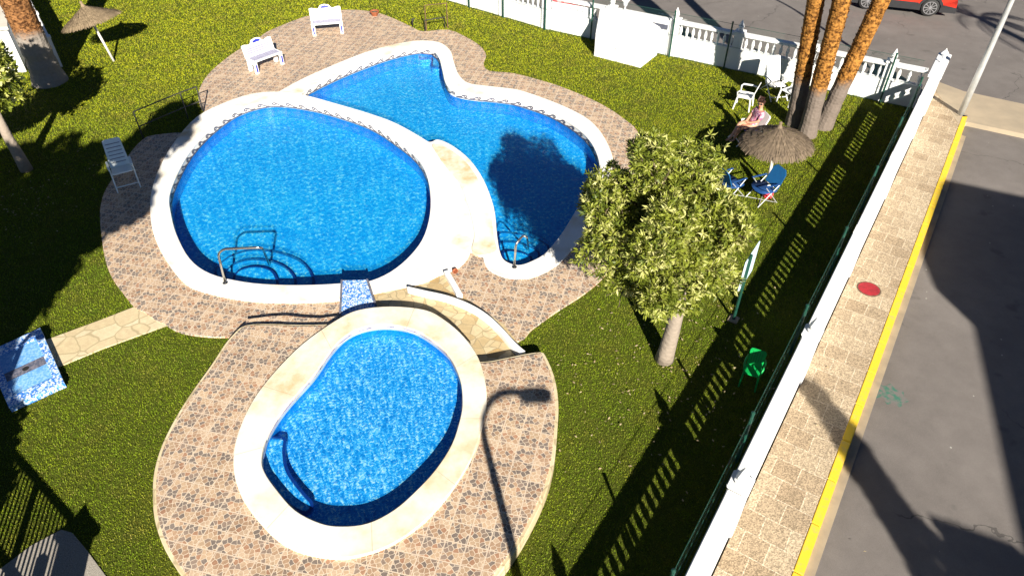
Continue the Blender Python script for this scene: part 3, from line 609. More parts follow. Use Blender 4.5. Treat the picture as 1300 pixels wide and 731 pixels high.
# wire mesh fences just inside the walls
def meshfence(label, pts, h, every):
    pts = [Vector(p) for p in pts]; t = thing('wire_mesh_fence', label, 'fence', (pts[0].x, pts[0].y, 0))
    me_v, me_f, uv, u = [], [], [], 0
    for a, c in zip(pts, pts[1:]):
        L = (c-a).length; k = len(me_v); me_v += [(a.x,a.y,.02),(c.x,c.y,.02),(c.x,c.y,h-.04),(a.x,a.y,h-.04)]; me_f.append((k,k+1,k+2,k+3)); uv += [(u,0),(u+L,0),(u+L,h),(u,h)]
        for z in (.05, h*.5, h-.05):
            b = MB(); b.tube([(a.x,a.y,z),(c.x,c.y,z)], .006, 5); b.build('line_wire', 'dgreen', t, True)
        u += L
    inv = world_of(t).inverted(); me = bpy.data.meshes.new('mesh_panel'); me.from_pydata([tuple(inv @ Vector(p)) for p in me_v], [], me_f)
    ul = me.uv_layers.new(name='UVMap')
    for k, q in enumerate(uv): ul.data[k].uv = q
    link('mesh_panel', me, 'mesh', t)
    for q in every:
        b = MB(); b.tube([(q[0],q[1],-.05),(q[0],q[1],h)], .03, 8); b.lathe([(.036,h-.01),(.036,h+.02),(.005,h+.035)], 8, (q[0],q[1],0)); b.build('post', 'dgreen', t, True)
meshfence('dark green wire mesh fence with thin posts in front of the far white wall', [wg(0,-.1), wf(0,-.12), wf(13.0,-.12)], 1.62, [wg(5.75,-.1), wg(7.55,-.1), wf(.05,-.12), wf(2.0,-.14), wf(5.1,-.12), wf(7.1,-.12), wf(9.75,-.12), wf(12.2,-.12)])
meshfence('dark green wire mesh fence tight against the long right wall', [wr(-8,-.42), wr(18.3,-.42)], 1.32, [wr(s,-.42) for s in (-7,-4,-1,2.2,5.3,8.3,11.3,14.3,17.3)])

# white utility box against the far wall
b = MB()
q = [wf(1.55+.05,-1.9), wf(3.35,-2.0), wf(4.15,-.15), wf(1.75,-.15)]
q = [g(754,71.5), g(813,86.5), g(834,70), wf(3.9,-.16), wf(2.3,-.16)]
q_box = list(q); top = [.82,.82,1.0,1.28,1.28]
n = 5; b.add([(x,y,-.05) for x,y in q]+[(x,y,z) for (x,y),z in zip(q,top)], [tuple(range(n))[::-1], tuple(range(n,2*n))]+[(i,(i+1)%n,(i+1)%n+n,i+n) for i in range(n)])
ub = thing('utility_box', 'big plain white box with sloping top against the far white wall', 'utility box', (*q[0], 0))
b.build('body', 'white', ub, True, bevel=.02)
b = MB(); b.box((*[(q[0][i]*.55+q[1][i]*.45) for i in (0,1)], .45), (.03,.03,.03)); b.build('bolt', 'black', ub, True)

# ------------------------------------------------------------------ small built things
def notice_board():
    A, Bp = G(701,37.5), G(749,46.5); d = (Bp-A); L = d.length; ang = math.atan2(d.y, d.x)
    t = thing('notice_board', 'white notice board with red heading strip on two grey legs before the far wall', 'sign', A, ang)
    for x in (0, L):
        b = MB(); b.tube([(x,.0,0),(x,0,1.22)], .03, 8); b.build('leg', 'galv', t)
        b = MB(); b.box((x,0,.012), (.16,.16,.024)); b.build('foot_plate', 'concrete', t)
    b = MB(); b.box((L/2,-.045,.82), (L+.02,.03,.72)); pn = b.build('panel', 'sign', t, bevel=.006)
    b = MB(); b.box((L/2,-.03,.435), (L+.04,.06,.05)); b.build('frame', 'galv', t)
    b = MB(); b.box((L/2,-.064,1.12), (L-.02,.008,.085)); hd = b.build('heading_strip', 'redsign', pn)
    for x, w in ((.24,.16),(.50,.22),(.80,.24),(1.08,.18)):
        b = MB(); b.box((x*L/1.35, -.070, 1.12), (w, .004, .026)); b.build('lettering', 'sign', pn)
    for (u, v, w, h) in [(.13,.93,.03,.05),(.25,.94,.07,.07),(.36,.94,.07,.06),(.48,.93,.06,.08),(.62,.92,.08,.03),(.75,.94,.05,.06),(.12,.74,.03,.05),(.22,.74,.06,.04),(.34,.73,.05,.05),(.50,.71,.06,.04),(.66,.83,.03,.05),(.70,.70,.05,.05)]:
        b = MB(); b.box((u*L,-.0625,v), (w,.005,h)); b.build('pictogram', 'bench_slat', pn)
notice_board()
def garden_sign():
    A = G(931,406); t = thing('garden_sign', 'pale blue white signboard on a green post at the edge of the wall shade', 'sign', A, PI/2-R(33.2))
    b = MB(); b.tube([(0,0,0),(0,0,1.75)], .032, 8); b.build('post', 'dgreen', t)
    b = MB(); b.box((.28,.04,1.25), (.85,.025,.78)); b.build('panel', 'signblue', t, bevel=.006)
    b = MB(); b.box((0,0,.02), (.2,.2,.04)); b.build('foot_plate', 'concrete', t)
garden_sign()
# shower tray
c4 = [G(x,y,.14) for x,y in [(51,416),(81,485),(11,517),(-19,448)]]; cc = sum(c4, Vector())/4
t = thing('shower_tray', 'square blue mosaic shower tray with dark drain strip at the left end of the path', 'shower tray', (cc.x,cc.y,0))
def lerpq(u, v): return c4[0].lerp(c4[3],u).lerp(c4[1].lerp(c4[2],u),v)
def patch(us, vs, z): return [(*lerpq(u,v)[:2], z) for u,v in ((us[0],vs[0]),(us[1],vs[0]),(us[1],vs[1]),(us[0],vs[1]))]
b = MB(); o_, i_ = patch((0,1),(0,1),.14), patch((.14,.86),(.14,.86),.14); lo = patch((0,1),(0,1),-.05); il = patch((.14,.86),(.14,.86),.115)
b.add(o_+i_+lo+il, [(k,(k+1)%4,(k+1)%4+4,k+4) for k in range(4)]+[(k,k+8,(k+1)%4+8,(k+1)%4) for k in range(4)]+[(k+4,(k+1)%4+4,(k+1)%4+12,k+12) for k in range(4)])
b.build('rim', 'mos_sq', t, True)
b = MB(); b.add(il, [(0,1,2,3)]); b.build('tray_floor', 'mos_light', t, True)
b = MB(); b.add(patch((.14,.86),(.46,.60),.119), [(0,1,2,3)]); b.build('drain_strip', 'mos_grey', t, True)
b = MB(); b.lathe([(.06,.119),(.06,.124),(.03,.125)], 16, (*lerpq(.5,.53)[:2],0)); b.build('drain', 'black', t, True)
# the shower's post stands on the tray's left, out of frame, and throws the thin shade across it
x, y = caster(38,425,2.3); t = thing('unseen_shower_post', 'unseen slim dark shower post out of frame, shading the blue mosaic tray', 'shower', (x,y,0))
b = MB(); b.tube([(0,0,0),(0,0,2.2),(.1,.05,2.35),(.3,.15,2.35)], .05, 10); b.build('post', 'galv', t)
b = MB(); b.lathe([(.04,2.33),(.11,2.27),(.11,2.25)], 14, (.3,.15,0)); b.build('shower_head', 'steel', t)

# benches
def bench(label, px, py, face, plain):
    A = G(px, py, ZA); t = thing('garden_bench', label, 'bench', A, face, 'tiled benches on the patio')
    W = 1.26; t.scale = (.92,.92,.95)
    for sx in (-1,1):
        b = MB(); x = sx*(W/2-.07)
        b.box((x,-.20,.2), (.13,.10,.40)); b.box((x,.20,.2), (.13,.12,.40)); b.box((x,0,.37), (.13,.5,.09)); b.build('leg', 'white', t, bevel=.012)
        b = MB(); b.box((x,-.256,.2), (.06,.012,.26)); b.build('blue_tile', 'blue_tile', t)
    b = MB(); b.box((0,0,.445), (W,.50,.06)); st = b.build('seat', 'white', t, bevel=.015)
    b = MB(); b.box((0,-.01,.477), (W-.14,.38,.006)); b.build('seat_tiles', 'bench_slat', st)
    b = MB()
    for k in range(5): b.box((0,-.20+k*.095,.482), (W-.14,.008,.006))
    b.build('tile_joint', 'grout', st)
    prof = [(-W/2,0),(W/2,0),(W/2,.46),(W/2-.12,.47),(.30,.42),(.24,.46),(.17,.55),(0,.58),(-.17,.55),(-.24,.46),(-.30,.42),(-W/2+.12,.47),(-W/2,.46)]
    b = MB(); b.M = Matrix.Translation((0,.22,.45)) @ Matrix.Rotation(-R(14),4,'X'); b.prism(prof, 0, .07); bk = b.build('backrest', 'white', t, bevel=.012)
    b = MB(); b.M = Matrix.Translation((0,.22,.45)) @ Matrix.Rotation(-R(14),4,'X'); b.box((0,-.004,.22), (W-.16,.008,.30)); b.build('back_tiles', 'sign' if plain else 'bench_slat', bk)
    b = MB(); b.M = Matrix.Translation((0,.22,.45)) @ Matrix.Rotation(-R(14),4,'X')
    if plain:
        for z in (.07,.37): b.box((0,-.008,z), (W-.14,.008,.014))
        for x in (-1,1): b.box((x*(W/2-.075),-.008,.22), (.014,.008,.31))
    else:
        for k in range(5): b.box((0,-.008,.08+k*.07), (W-.16,.008,.010))
    b.build('tile_joint', 'grout', bk)
    b = MB(); b.M = Matrix.Translation((0,.22,.45)) @ Matrix.Rotation(-R(14),4,'X'); b.prism([(.17,.44),(.15,.50),(0,.545),(-.15,.50),(-.17,.44)], -.012, 0); b.build('crest_tile', 'blue_tile', bk)
bench('white bench with plain white back panel and blue crest, near the top edge', 417, 42, R(13), True)
bench('white bench with lilac slatted back and blue crest, angled beside the kidney pool', 339, 86, R(50), False)

# parasols
def parasol(label, base, lean, zr, rad, hgt, m, group):
    t = thing('thatch_parasol', label, 'parasol', base, 0, group); top = Vector((lean[0], lean[1], zr+hgt))
    b = MB(); b.tube([(0,0,-.05), tuple(top*(zr/(zr+hgt)*1.15))], .042, 10); b.build('pole', 'pole', t, smooth=True)
    ax = top.normalized(); e1 = ax.orthogonal().normalized(); e2 = ax.cross(e1); c0 = top*(zr/(zr+hgt)); rr = random.Random(5)
    v, f, rn = [], [], []
    for lay in range(7):
        f0, f1 = lay/7*.92, min(1.0, lay/7+.26); n = int(60+lay*42)
        for k in range(n):
            a = 2*PI*(k+rr.random())/n; w = (.9+rr.random()*.9)*PI/n*1.25; lift = .012*lay*0+rr.random()*.03; e = f1+rr.uniform(-.05,.06)
            def pt(fr, aa, up):
                r_ = rad*fr; z = hgt*(1-fr**.93)
                return tuple(c0+ax*(z+up)+(e1*math.cos(aa)+e2*math.sin(aa))*r_)
            i = len(v); v += [pt(f0,a-w,lift+.02), pt(f0,a+w,lift+.02), pt((f0+e)/2,a+w*1.0,lift*1.2+.03), pt((f0+e)/2,a-w,lift*1.2+.03), pt(e,a+w*.5,lift*.2-rr.random()*.02), pt(e,a-w*.5,lift*.2-rr.random()*.02)]
            f += [(i,i+1,i+2,i+3),(i+3,i+2,i+4,i+5)]; rn += [rr.random()]*6
    me = bpy.data.meshes.new('canopy'); me.from_pydata(v, [], f); at = me.attributes.new('rnd','FLOAT','POINT'); at.data.foreach_set('value', rn); link('canopy', me, m, t)
    b = MB(); b.lathe([(.10,-.06),(.075,.0),(.04,.08),(.05,.15),(.01,.17)], 10); b.M = Matrix.Identity(4)
    rot = Vector((0,0,1)).rotation_difference(ax).to_matrix().to_4x4(); b.v = [tuple(Matrix.Translation(top) @ rot @ Vector(p)) for p in b.v]; b.build('finial', m, t)
    b = MB()
    for k in range(8):
        a = 2*PI*k/8; b.tube([tuple(c0+ax*hgt*.93), tuple(c0+(e1*math.cos(a)+e2*math.sin(a))*rad*.9+ax*.03)], .014, 5)
    b.build('rib', 'pole', t)
parasol('brown thatched parasol on a leaning white pole, left lawn below the palm', G(145,78), (-.42,.12), 1.38, .98, .50, 'thatch_pale', 'thatched parasols')
parasol('dark thatched parasol beside the sitting woman and the palm trunks', G(974,234), (-.08,.0), 1.22, .93, .46, 'thatch', 'thatched parasols')
# its twin off the left edge only shows its round shade
x, y = caster(16,150,1.5); parasol('thatched parasol outside the left edge, seen by its round shade', Vector((x,y,0)), (0,0), 1.4, .95, .45, 'thatch_pale', 'thatched parasols')

# seats
def recliner(name, label, loc, rz, back, mt, cat='lounger', slats=True, seatm=None, L=.80):
    """local -Y is the front"""
    t = thing(name, label, cat, loc, rz); W = .56; seatm = seatm or mt
    def mx(zs, a): return Matrix.Translation((0,.22,.38)) @ Matrix.Rotation(-a,4,'X')
    b = MB(); b.box((0,0,.38), (W-.06,.46,.035), 0, R(-6)); st = b.build('seat', seatm, t, bevel=.012)
    b = MB(); b.M = mx(0, back)
    b.prism([(-W/2+.03,0),(W/2-.03,0),(W/2-.06,L-.03),(W/2-.12,L),(-W/2+.12,L),(-W/2+.06,L-.03)], -.015, .02); bk = b.build('backrest', mt, t, bevel=.008)
    if slats:
        b = MB(); b.M = mx(0, back)
        for k in range(6): b.box((0,-.017,.12+k*.105), (W-.2,.006,.016))
        b.build('slot', 'grout', bk)
    for sx in (-1,1):
        x = sx*W/2
        b = MB(); b.tube([(x,-.50,.02),(x,.0,.36),(x,.18,.56)], .018, 8); b.build('leg', mt, t, smooth=True)
        b = MB(); b.tube([(x,.42,.02),(x,.1,.30),(x,-.18,.54)], .018, 8); b.build('leg', mt, t, smooth=True)
        b = MB(); b.box((x,.02,.575), (.06,.44,.03)); b.build('armrest', mt, t, bevel=.01)
    b = MB(); b.tube([(-W/2,-.38,.11),(W/2,-.38,.11)], .016, 8); b.build('crossbar', mt, t, smooth=True)
    return t
A, Bq = Vector(g(143,188,.8)), Vector(g(168,240)); d = Bq-A
recliner('reclining_chair', 'pale slatted reclining chair on the shaded left edge of the patio', G(161,231,ZA), math.atan2(d.x, -d.y)-.1, R(48), 'plastic_grey')
recliner('reclining_chair', 'white reclining garden chair with tall upright back between far wall and armchairs', G(981,121), R(8), R(24), 'plastic')
def armchair(label, loc, rz, mt, group=None):
    t = thing('plastic_armchair', label, 'chair', loc, rz, group)
    b = MB(); b.box((0,0,.42), (.46,.44,.03)); st = b.build('seat', mt, t, bevel=.012)
    b = MB(); b.M = Matrix.Translation((0,.21,.42)) @ Matrix.Rotation(-R(16),4,'X')
    b.prism([(-.23,0),(.23,0),(.25,.40),(.20,.45),(-.20,.45),(-.25,.40)], 0, .025); bk = b.build('backrest', mt, t, bevel=.01)
    b = MB(); b.M = Matrix.Translation((0,.21,.42)) @ Matrix.Rotation(-R(16),4,'X')
    for k in range(5): b.box((-.14+k*.07,.012,.24), (.014,.032,.26))
    b.build('slot', 'grout' if mt == 'plastic' else 'dgreen', bk)
    for sx in (-1,1):
        for sy in (-1,1):
            b = MB(); b.tube([(sx*.25,sy*.25-.01,0),(sx*.225,sy*.20,.41)], [.022,.03], 6); b.build('leg', mt, t)
        b = MB(); b.tube([(sx*.26,.30,.64),(sx*.285,.1,.655),(sx*.285,-.16,.645),(sx*.26,-.22,.60),(sx*.23,-.21,.42)], [.022,.028,.028,.026,.022], 8); b.build('armrest', mt, t, smooth=True)
    return t
def fdir(dx, dy): return math.atan2(dx, -dy)     # rotation that turns local -Y to (dx,dy)
armchair('white plastic armchair standing just behind the seated woman', G(943,137), fdir(-.86,.45), 'plastic', 'white plastic armchairs')
armchair('white plastic armchair half hidden behind the leftmost palm trunk', G(1000,131), fdir(-.75,-.45), 'plastic', 'white plastic armchairs')
armchair('small green plastic armchair standing in the shade of the right wall', G(950,487), fdir(-.45,-.9), 'green_plastic').scale = (.62,.62,.88)
# the woman's seat
wl = recliner('striped_beach_chair', 'beach chair with blue and white seat cloth under the seated woman', G(949,179), fdir(-.95,-.2), R(24), 'plastic', 'chair', False, 'blue_tile', .50)
# blue folding chair
def camp_chair(label, loc, rz):
    t = thing('folding_chair', label, 'chair', loc, rz, 'blue folding chairs')
    b = MB(); rr = smoothloop([(-.25,-.22),(.25,-.22),(.27,.2),(-.27,.2)], 4)
    n = len(rr); b.add([(p.x,p.y,.40-.06*math.cos(PI*p.x/.6)) for p in rr]+[(0,0,.33)]+[(p.x,p.y,.415-.06*math.cos(PI*p.x/.6)) for p in rr]+[(0,0,.345)], [((i+1)%n,i,n) for i in range(n)]+[(n+1+i,n+1+(i+1)%n,2*n+1) for i in range(n)]+[(i,(i+1)%n,(i+1)%n+n+1,i+n+1) for i in range(n)]); b.build('seat', 'bluefab', t, smooth=True)
    b = MB(); b.M = Matrix.Translation((0,.2,.42)) @ Matrix.Rotation(-R(22),4,'X'); b.prism([(-.26,0),(.26,0),(.25,.42),(.16,.52),(-.16,.52),(-.25,.42)], 0, .02); b.build('backrest', 'cyanfab', t, bevel=.008)
    for sx in (-1,1):
        b = MB(); b.tube([(sx*.26,-.3,0),(sx*.26,.22,.55)], .012, 6); b.build('leg', 'galv', t)
        b = MB(); b.tube([(sx*.27,.3,0),(sx*.27,-.2,.58)], .012, 6); b.build('leg', 'galv', t)
        b = MB(); b.box((sx*.27,0,.59), (.05,.46,.025)); b.build('armrest', 'bluefab', t, bevel=.006)
    b = MB(); b.tube([(-.26,-.28,.02),(.26,.28,.02)], .01, 6); b.tube([(.26,-.28,.02),(-.26,.28,.02)], .01, 6); b.build('crossbar', 'galv', t)
camp_chair('blue folding chair beside the pole of the dark parasol, back to the right', G(966,254), fdir(-.75,-.3))
camp_chair('blue folding chair nearer the tree crown, facing the other blue chair', G(925,247), fdir(.7,.35))
t = thing('beach_bag', 'small red and white bag by the blue folding chair and parasol pole', 'bag', G(974,251)); b = MB(); b.lathe([(.10,0),(.13,.06),(.12,.2),(.09,.26)], 12, (0,0,.02)); b.build('body', 'redsign', t)
b = MB(); b.tube([(-.09,0,.26),(-.07,0,.38),(.07,0,.38),(.09,0,.26)], .012, 6); b.build('handle', 'sign', t)

# pipe railings
def railing(label, posts, h, m='black'):
    posts = [Vector(p) for p in posts]; t = thing('pipe_railing', label, 'railing', posts[0])
    for p in posts:
        b = MB(); b.tube([tuple(p), (p.x,p.y,p.z+h)], .02, 8); b.build('post', m, t, True)
    for z in (h, h*.45):
        b = MB(); b.tube([(p.x,p.y,p.z+z) for p in posts], .018, 8); b.build('rail', m, t, True)
railing('thin black pipe railing on the left lawn beside the shaded patio edge', [G(182,176), G(239,151), G(259,143)], .86)
def hoop(label, p0, p1, h, m, lower=False):
    t = thing('metal_frame', label, 'metal frame', p0); b = MB(); a, c = Vector(p0), Vector(p1)
    b.tube([a, a+Vector((0,0,h)), c+Vector((0,0,h)), c], .022, 8); b.build('tube', m, t, True)
hoop('tall rusty pipe frame at the back edge of the patio', G(541.5,39), G(568.5,36), .95, 'rust')
hoop('low black pipe frame in front of the rusty frame', G(540,40), G(565,36), .42, 'black')
t = thing('garden_tap', 'short black standpipe tap at the back patio edge', 'tap', G(524,34)); b = MB(); b.tube([(0,0,0),(0,0,.2),(.03,.02,.28),(.09,.05,.30)], .028, 8); b.build('pipe', 'black', t, smooth=True); b = MB(); b.tube([(-.01,-.06,.27),(-.01,.06,.27)], .014, 6); b.build('handle', 'black', t)
t = thing('flower_pot', 'small terracotta pot on the back patio right of the top bench', 'pot', G(476,20,ZA), .5); b = MB(); b.lathe([(.11,0),(.17,.14),(.19,.15),(.19,.18),(.16,.18),(.13,.12)], 16); b.build('body', 'terracotta', t); b = MB(); b.lathe([(.145,.135),(.06,.16),(.01,.17)], 14); b.build('soil', 'darkbark', t)
t = thing('broken_pot', 'reddish brown clay pot at the corner of the stone bank by the flagstones', 'pot', G(577,346,ZA), .5); b = MB(); b.M = Matrix.Translation((0,0,.07)) @ Matrix.Rotation(R(75),4,'X') @ Matrix.Scale(.62,4); b.lathe([(.06,-.1),(.10,.08),(.11,.1),(.085,.1),(.05,-.05)], 14); b.build('body', 'terracotta', t)
# bare sticks on the right lawn
for lab, (px, py), h in [('short bare stake on the lawn near the shade edge, right of the tree trunk', (876,492), .45), ('short bare stake on the lawn at the shade edge, lower right', (801,648), .5)]:
    pass
# manhole
t = thing('manhole_cover', 'oval looking red manhole cover set in the tan sidewalk', 'manhole cover', G(1103,367,.012))
b = MB(); b.lathe([(.255,-.02),(.255,.006),(.232,.008)], 40); b.build('frame', 'darkbark', t)
b = MB(); b.lathe([(.228,.0),(.228,.010)], 40); cv = b.build('lid', 'redpaint', t)
b = MB()
for k in range(5): b.box((0,-.13+k*.065,.013), (2*math.sqrt(max(.01,.2**2-(-.13+k*.065)**2))*.9,.012,.006))
b.build('rib', 'redpaint', cv)

# street lamps
def lamp(label, base, h, arm, reach, m='galv', r=(.095,.06)):
    t = thing('street_lamp', label, 'street lamp', (base[0], base[1], -.02), 0); a = Vector(arm).normalized()
    b = MB(); pts = [(0,0,0),(0,0,h*.25),(0,0,h*.6),(0,0,h-.6)]; rs = [r[0],r[0]*.95,r[0]*.8,r[1]]
    for k in range(1,7):
        u = k/6*PI/2; pts.append((a.x*reach*.75*(1-math.cos(u)), a.y*reach*.75*(1-math.cos(u)), h-.6+.6*math.sin(u))); rs.append(r[1]*.9)
    pts.append((a.x*reach, a.y*reach, h-.02)); rs.append(r[1]*.8); b.tube(pts, rs, 12); b.build('pole', m, t, smooth=True)
    b = MB(); b.box((0,0,.02), (.34,.34,.05)); b.build('base_plate', 'concrete', t, bevel=.01)
    b = MB(); b.M = Matrix.Translation((a.x*(reach+.2), a.y*(reach+.2), h-.03)) @ Matrix.Rotation(math.atan2(a.y,a.x),4,'Z'); b.box((0,0,0), (.62,.26,.12), taper=.7); hd = b.build('lamp_head', m, t, bevel=.03)
    b = MB(); b.M = Matrix.Translation((a.x*(reach+.2), a.y*(reach+.2), h-.10)) @ Matrix.Rotation(math.atan2(a.y,a.x),4,'Z'); b.box((0,0,0), (.42,.18,.03)); b.build('lamp_lens', 'lens', hd)
lamp('tall grey street lamp at the pavement corner beside the wall end', g(1219,146), 5.6, (-.5,.8,0), 1.0)
hx, hy = g(641,468,ZB); lamp('street lamp below the bottom edge, seen by its thin shade on the patio', (1.25, .45), 4.85, (1,.02,0), .95)

# ------------------------------------------------------------------ vegetation
def cloud(name, m, parent, pts, normals, leaf, per, spread, seed, wide=.30, loc=None):
    """rosettes of narrow leaves at the given twig tips, one mesh"""
    r = np.random.default_rng(seed); n = len(pts); N = n*per
    c = np.repeat(pts, per, 0); nn = np.repeat(normals, per, 0)
    d = r.normal(size=(N,3)); d /= np.linalg.norm(d,axis=1)[:,None]; d = d+nn*spread; d /= np.linalg.norm(d,axis=1)[:,None]
    sd = np.cross(d, r.normal(size=(N,3))); sd /= np.linalg.norm(sd,axis=1)[:,None]+1e-9
    L = leaf*(.6+.7*r.random((N,1))); W = L*wide; up = np.cross(sd, d)*L*.12
    v = np.stack([c+d*L*.08, c+d*L*.5+sd*W*.5+up, c+d*L-up, c+d*L*.5-sd*W*.5+up], 1).reshape(-1,3)
    base = np.repeat(r.random(n)**1.2*.72, per)+r.random(N)*.28; rn = np.repeat(base, 4)
    me = bpy.data.meshes.new(name); me.vertices.add(4*N); me.vertices.foreach_set('co', v.astype(np.float32).ravel())
    me.loops.add(4*N); me.loops.foreach_set('vertex_index', np.arange(4*N, dtype=np.int32)); me.polygons.add(N)
    me.polygons.foreach_set('loop_start', np.arange(0,4*N,4,dtype=np.int32)); me.update(calc_edges=True); me.validate()
    at = me.attributes.new('rnd','FLOAT','POINT'); at.data.foreach_set('value', rn.astype(np.float32))
    return link(name, me, m, parent)
def crown_points(seed, n, c, rad, lobes, shell=.55, lob=(.30,.48)):
    r = np.random.default_rng(seed); cs, rs = [], []
    for k in range(lobes):
        d = r.normal(size=3); d /= np.linalg.norm(d); q = r.uniform(.35,.82)
        cs.append(d*q*np.array(rad)); rs.append(r.uniform(*lob)*min(rad))
    P_, N_ = [], []
    for cc_, rr_ in zip(cs, rs):
        m = n//lobes; d = r.normal(size=(m,3)); d /= np.linalg.norm(d,axis=1)[:,None]; q = shell+(1-shell)*r.random((m,1))**.6
        q *= 1+.18*np.sin(d[:,:1]*7+cc_[0]*5)*np.cos(d[:,1:2]*6); P_.append(cc_+d*q*rr_); N_.append(d)
    p = np.concatenate(P_); nn = np.concatenate(N_)+p/np.array(rad)*.8; nn /= np.linalg.norm(nn,axis=1)[:,None]
    return p+np.array(c), nn, [np.array(c)+x for x in cs]
def tree(label, base, trunk, tr, crown_c, rad, n, lobes, leaf, per, m, seed, group=None, bm='bark', wide=.30, spread=.6, name='leafy_tree', lob=(.30,.48), zmin=None):
    t = thing(name, label, 'tree', (base[0], base[1], 0), 0, group)
    b = MB(); q = [Vector(p) for p in trunk]; b.tube([q[0]+Vector((0,0,-.05))]+q[1:], tr, 12); tk = b.build('trunk', bm, t, smooth=True)
    p, nn, cs = crown_points(seed, n, crown_c, rad, lobes, lob=lob)
    if zmin is not None: k_ = p[:,2] > zmin+.35*np.abs(np.sin(p[:,0]*5+p[:,1]*4)); p, nn = p[k_], nn[k_]; cs = [c for c in cs if c[2] > zmin]
    b = MB(); rr = random.Random(seed); top = q[-1]
    for c_ in cs:
        e = Vector(c_); mid = top.lerp(e,.5)+Vector((rr.uniform(-.1,.1),rr.uniform(-.1,.1),rr.uniform(-.05,.2)))*rad[2]
        b.tube([top-Vector((0,0,.1)), mid, e], [tr[-1]*.55, tr[-1]*.32, tr[-1]*.12], 6)
        for k in range(5):
            f = e+Vector((rr.uniform(-1,1),rr.uniform(-1,1),rr.uniform(-.6,.6)))*min(rad)*.20; b.tube([mid.lerp(e,rr.uniform(.3,1)), f], [tr[-1]*.14, tr[-1]*.05], 4)
    b.build('branch', 'darkbark', t)
    cloud('crown', m, t, p, nn, leaf, per, spread, seed+1, wide); return t
bt = g(843,456)
tree('bushy yellow green tree with bare pale trunk standing between kidney pool and right wall', bt, [(0,0,0),(.02,0,.25),(.05,.0,.8),(.08,.02,1.5),(.0,.05,2.2)], [.20,.165,.145,.125,.10], (-.42,.0,3.2), (1.74,1.66,1.72), 6600, 66, .118, 13, 'leaf', 11, wide=.24, lob=(.16,.30), zmin=1.95)
lt = g(34,216)
tree('small pale trunked tree with yellow green leaves at the left edge', lt, [(0,0,0),(-.02,0,.5),(-.05,.0,1.1),(-.05,.02,1.9)], [.17,.14,.12,.09], (-.28,.1,3.05), (1.35,1.3,1.5), 1500, 16, .16, 7, 'leaf', 23, wide=.45)
# trees that stand outside the frame and shade the left lawn and the street
def multi_tree(label, parts, m, seed, leaf=.24, per=8):
    (px, py, h0, r0, n0) = parts[0]; bx, by = caster(px, py, h0); t = thing('leafy_tree', label, 'tree', (bx, by, 0), 0, 'trees outside the left edge')
    b = MB(); b.tube([(0,0,-.05),(.05,0,h0*.3),(0,.05,h0*.7)], [.24,.2,.15], 10); b.build('trunk', 'bark', t, smooth=True)
    b = MB(); PP, NN = [], []
    for k, (px, py, h, rad, n) in enumerate(parts):
        x, y = caster(px, py, h); c = (x-bx, y-by, h); p, nn, cs = crown_points(seed+k, n, c, rad, 14); PP.append(p); NN.append(nn)
        b.tube([(0,0,h0*.6), (c[0]*.6, c[1]*.6, (h0*.6+h)/2+.3), c], [.13,.09,.03], 6)
        for q in cs[::2]: b.tube([c, tuple(q)], [.04,.012], 5)
    b.build('branch', 'darkbark', t); cloud('crown', m, t, np.concatenate(PP), np.concatenate(NN), leaf, per, .6, seed+9, .5)
multi_tree('tall spreading dark tree outside the left edge, shading the left lawn and the reclining chair', [(62,300,6.2,(1.6,1.9,1.7),1700),(20,240,7.0,(1.3,1.5,1.2),1000),(150,248,7.4,(1.0,1.0,.8),800),(218,150,8.0,(.75,.9,.75),600),(180,190,7.8,(.7,.8,.6),450),(95,225,7.2,(1.1,1.0,1.0),900)], 'leaf2', 40)
multi_tree('lower dark tree outside the left edge, shading the shower tray', [(-62,500,4.6,(.8,1.4,1.4),800),(-34,575,3.6,(.6,.8,.7),500)], 'leaf2', 70)
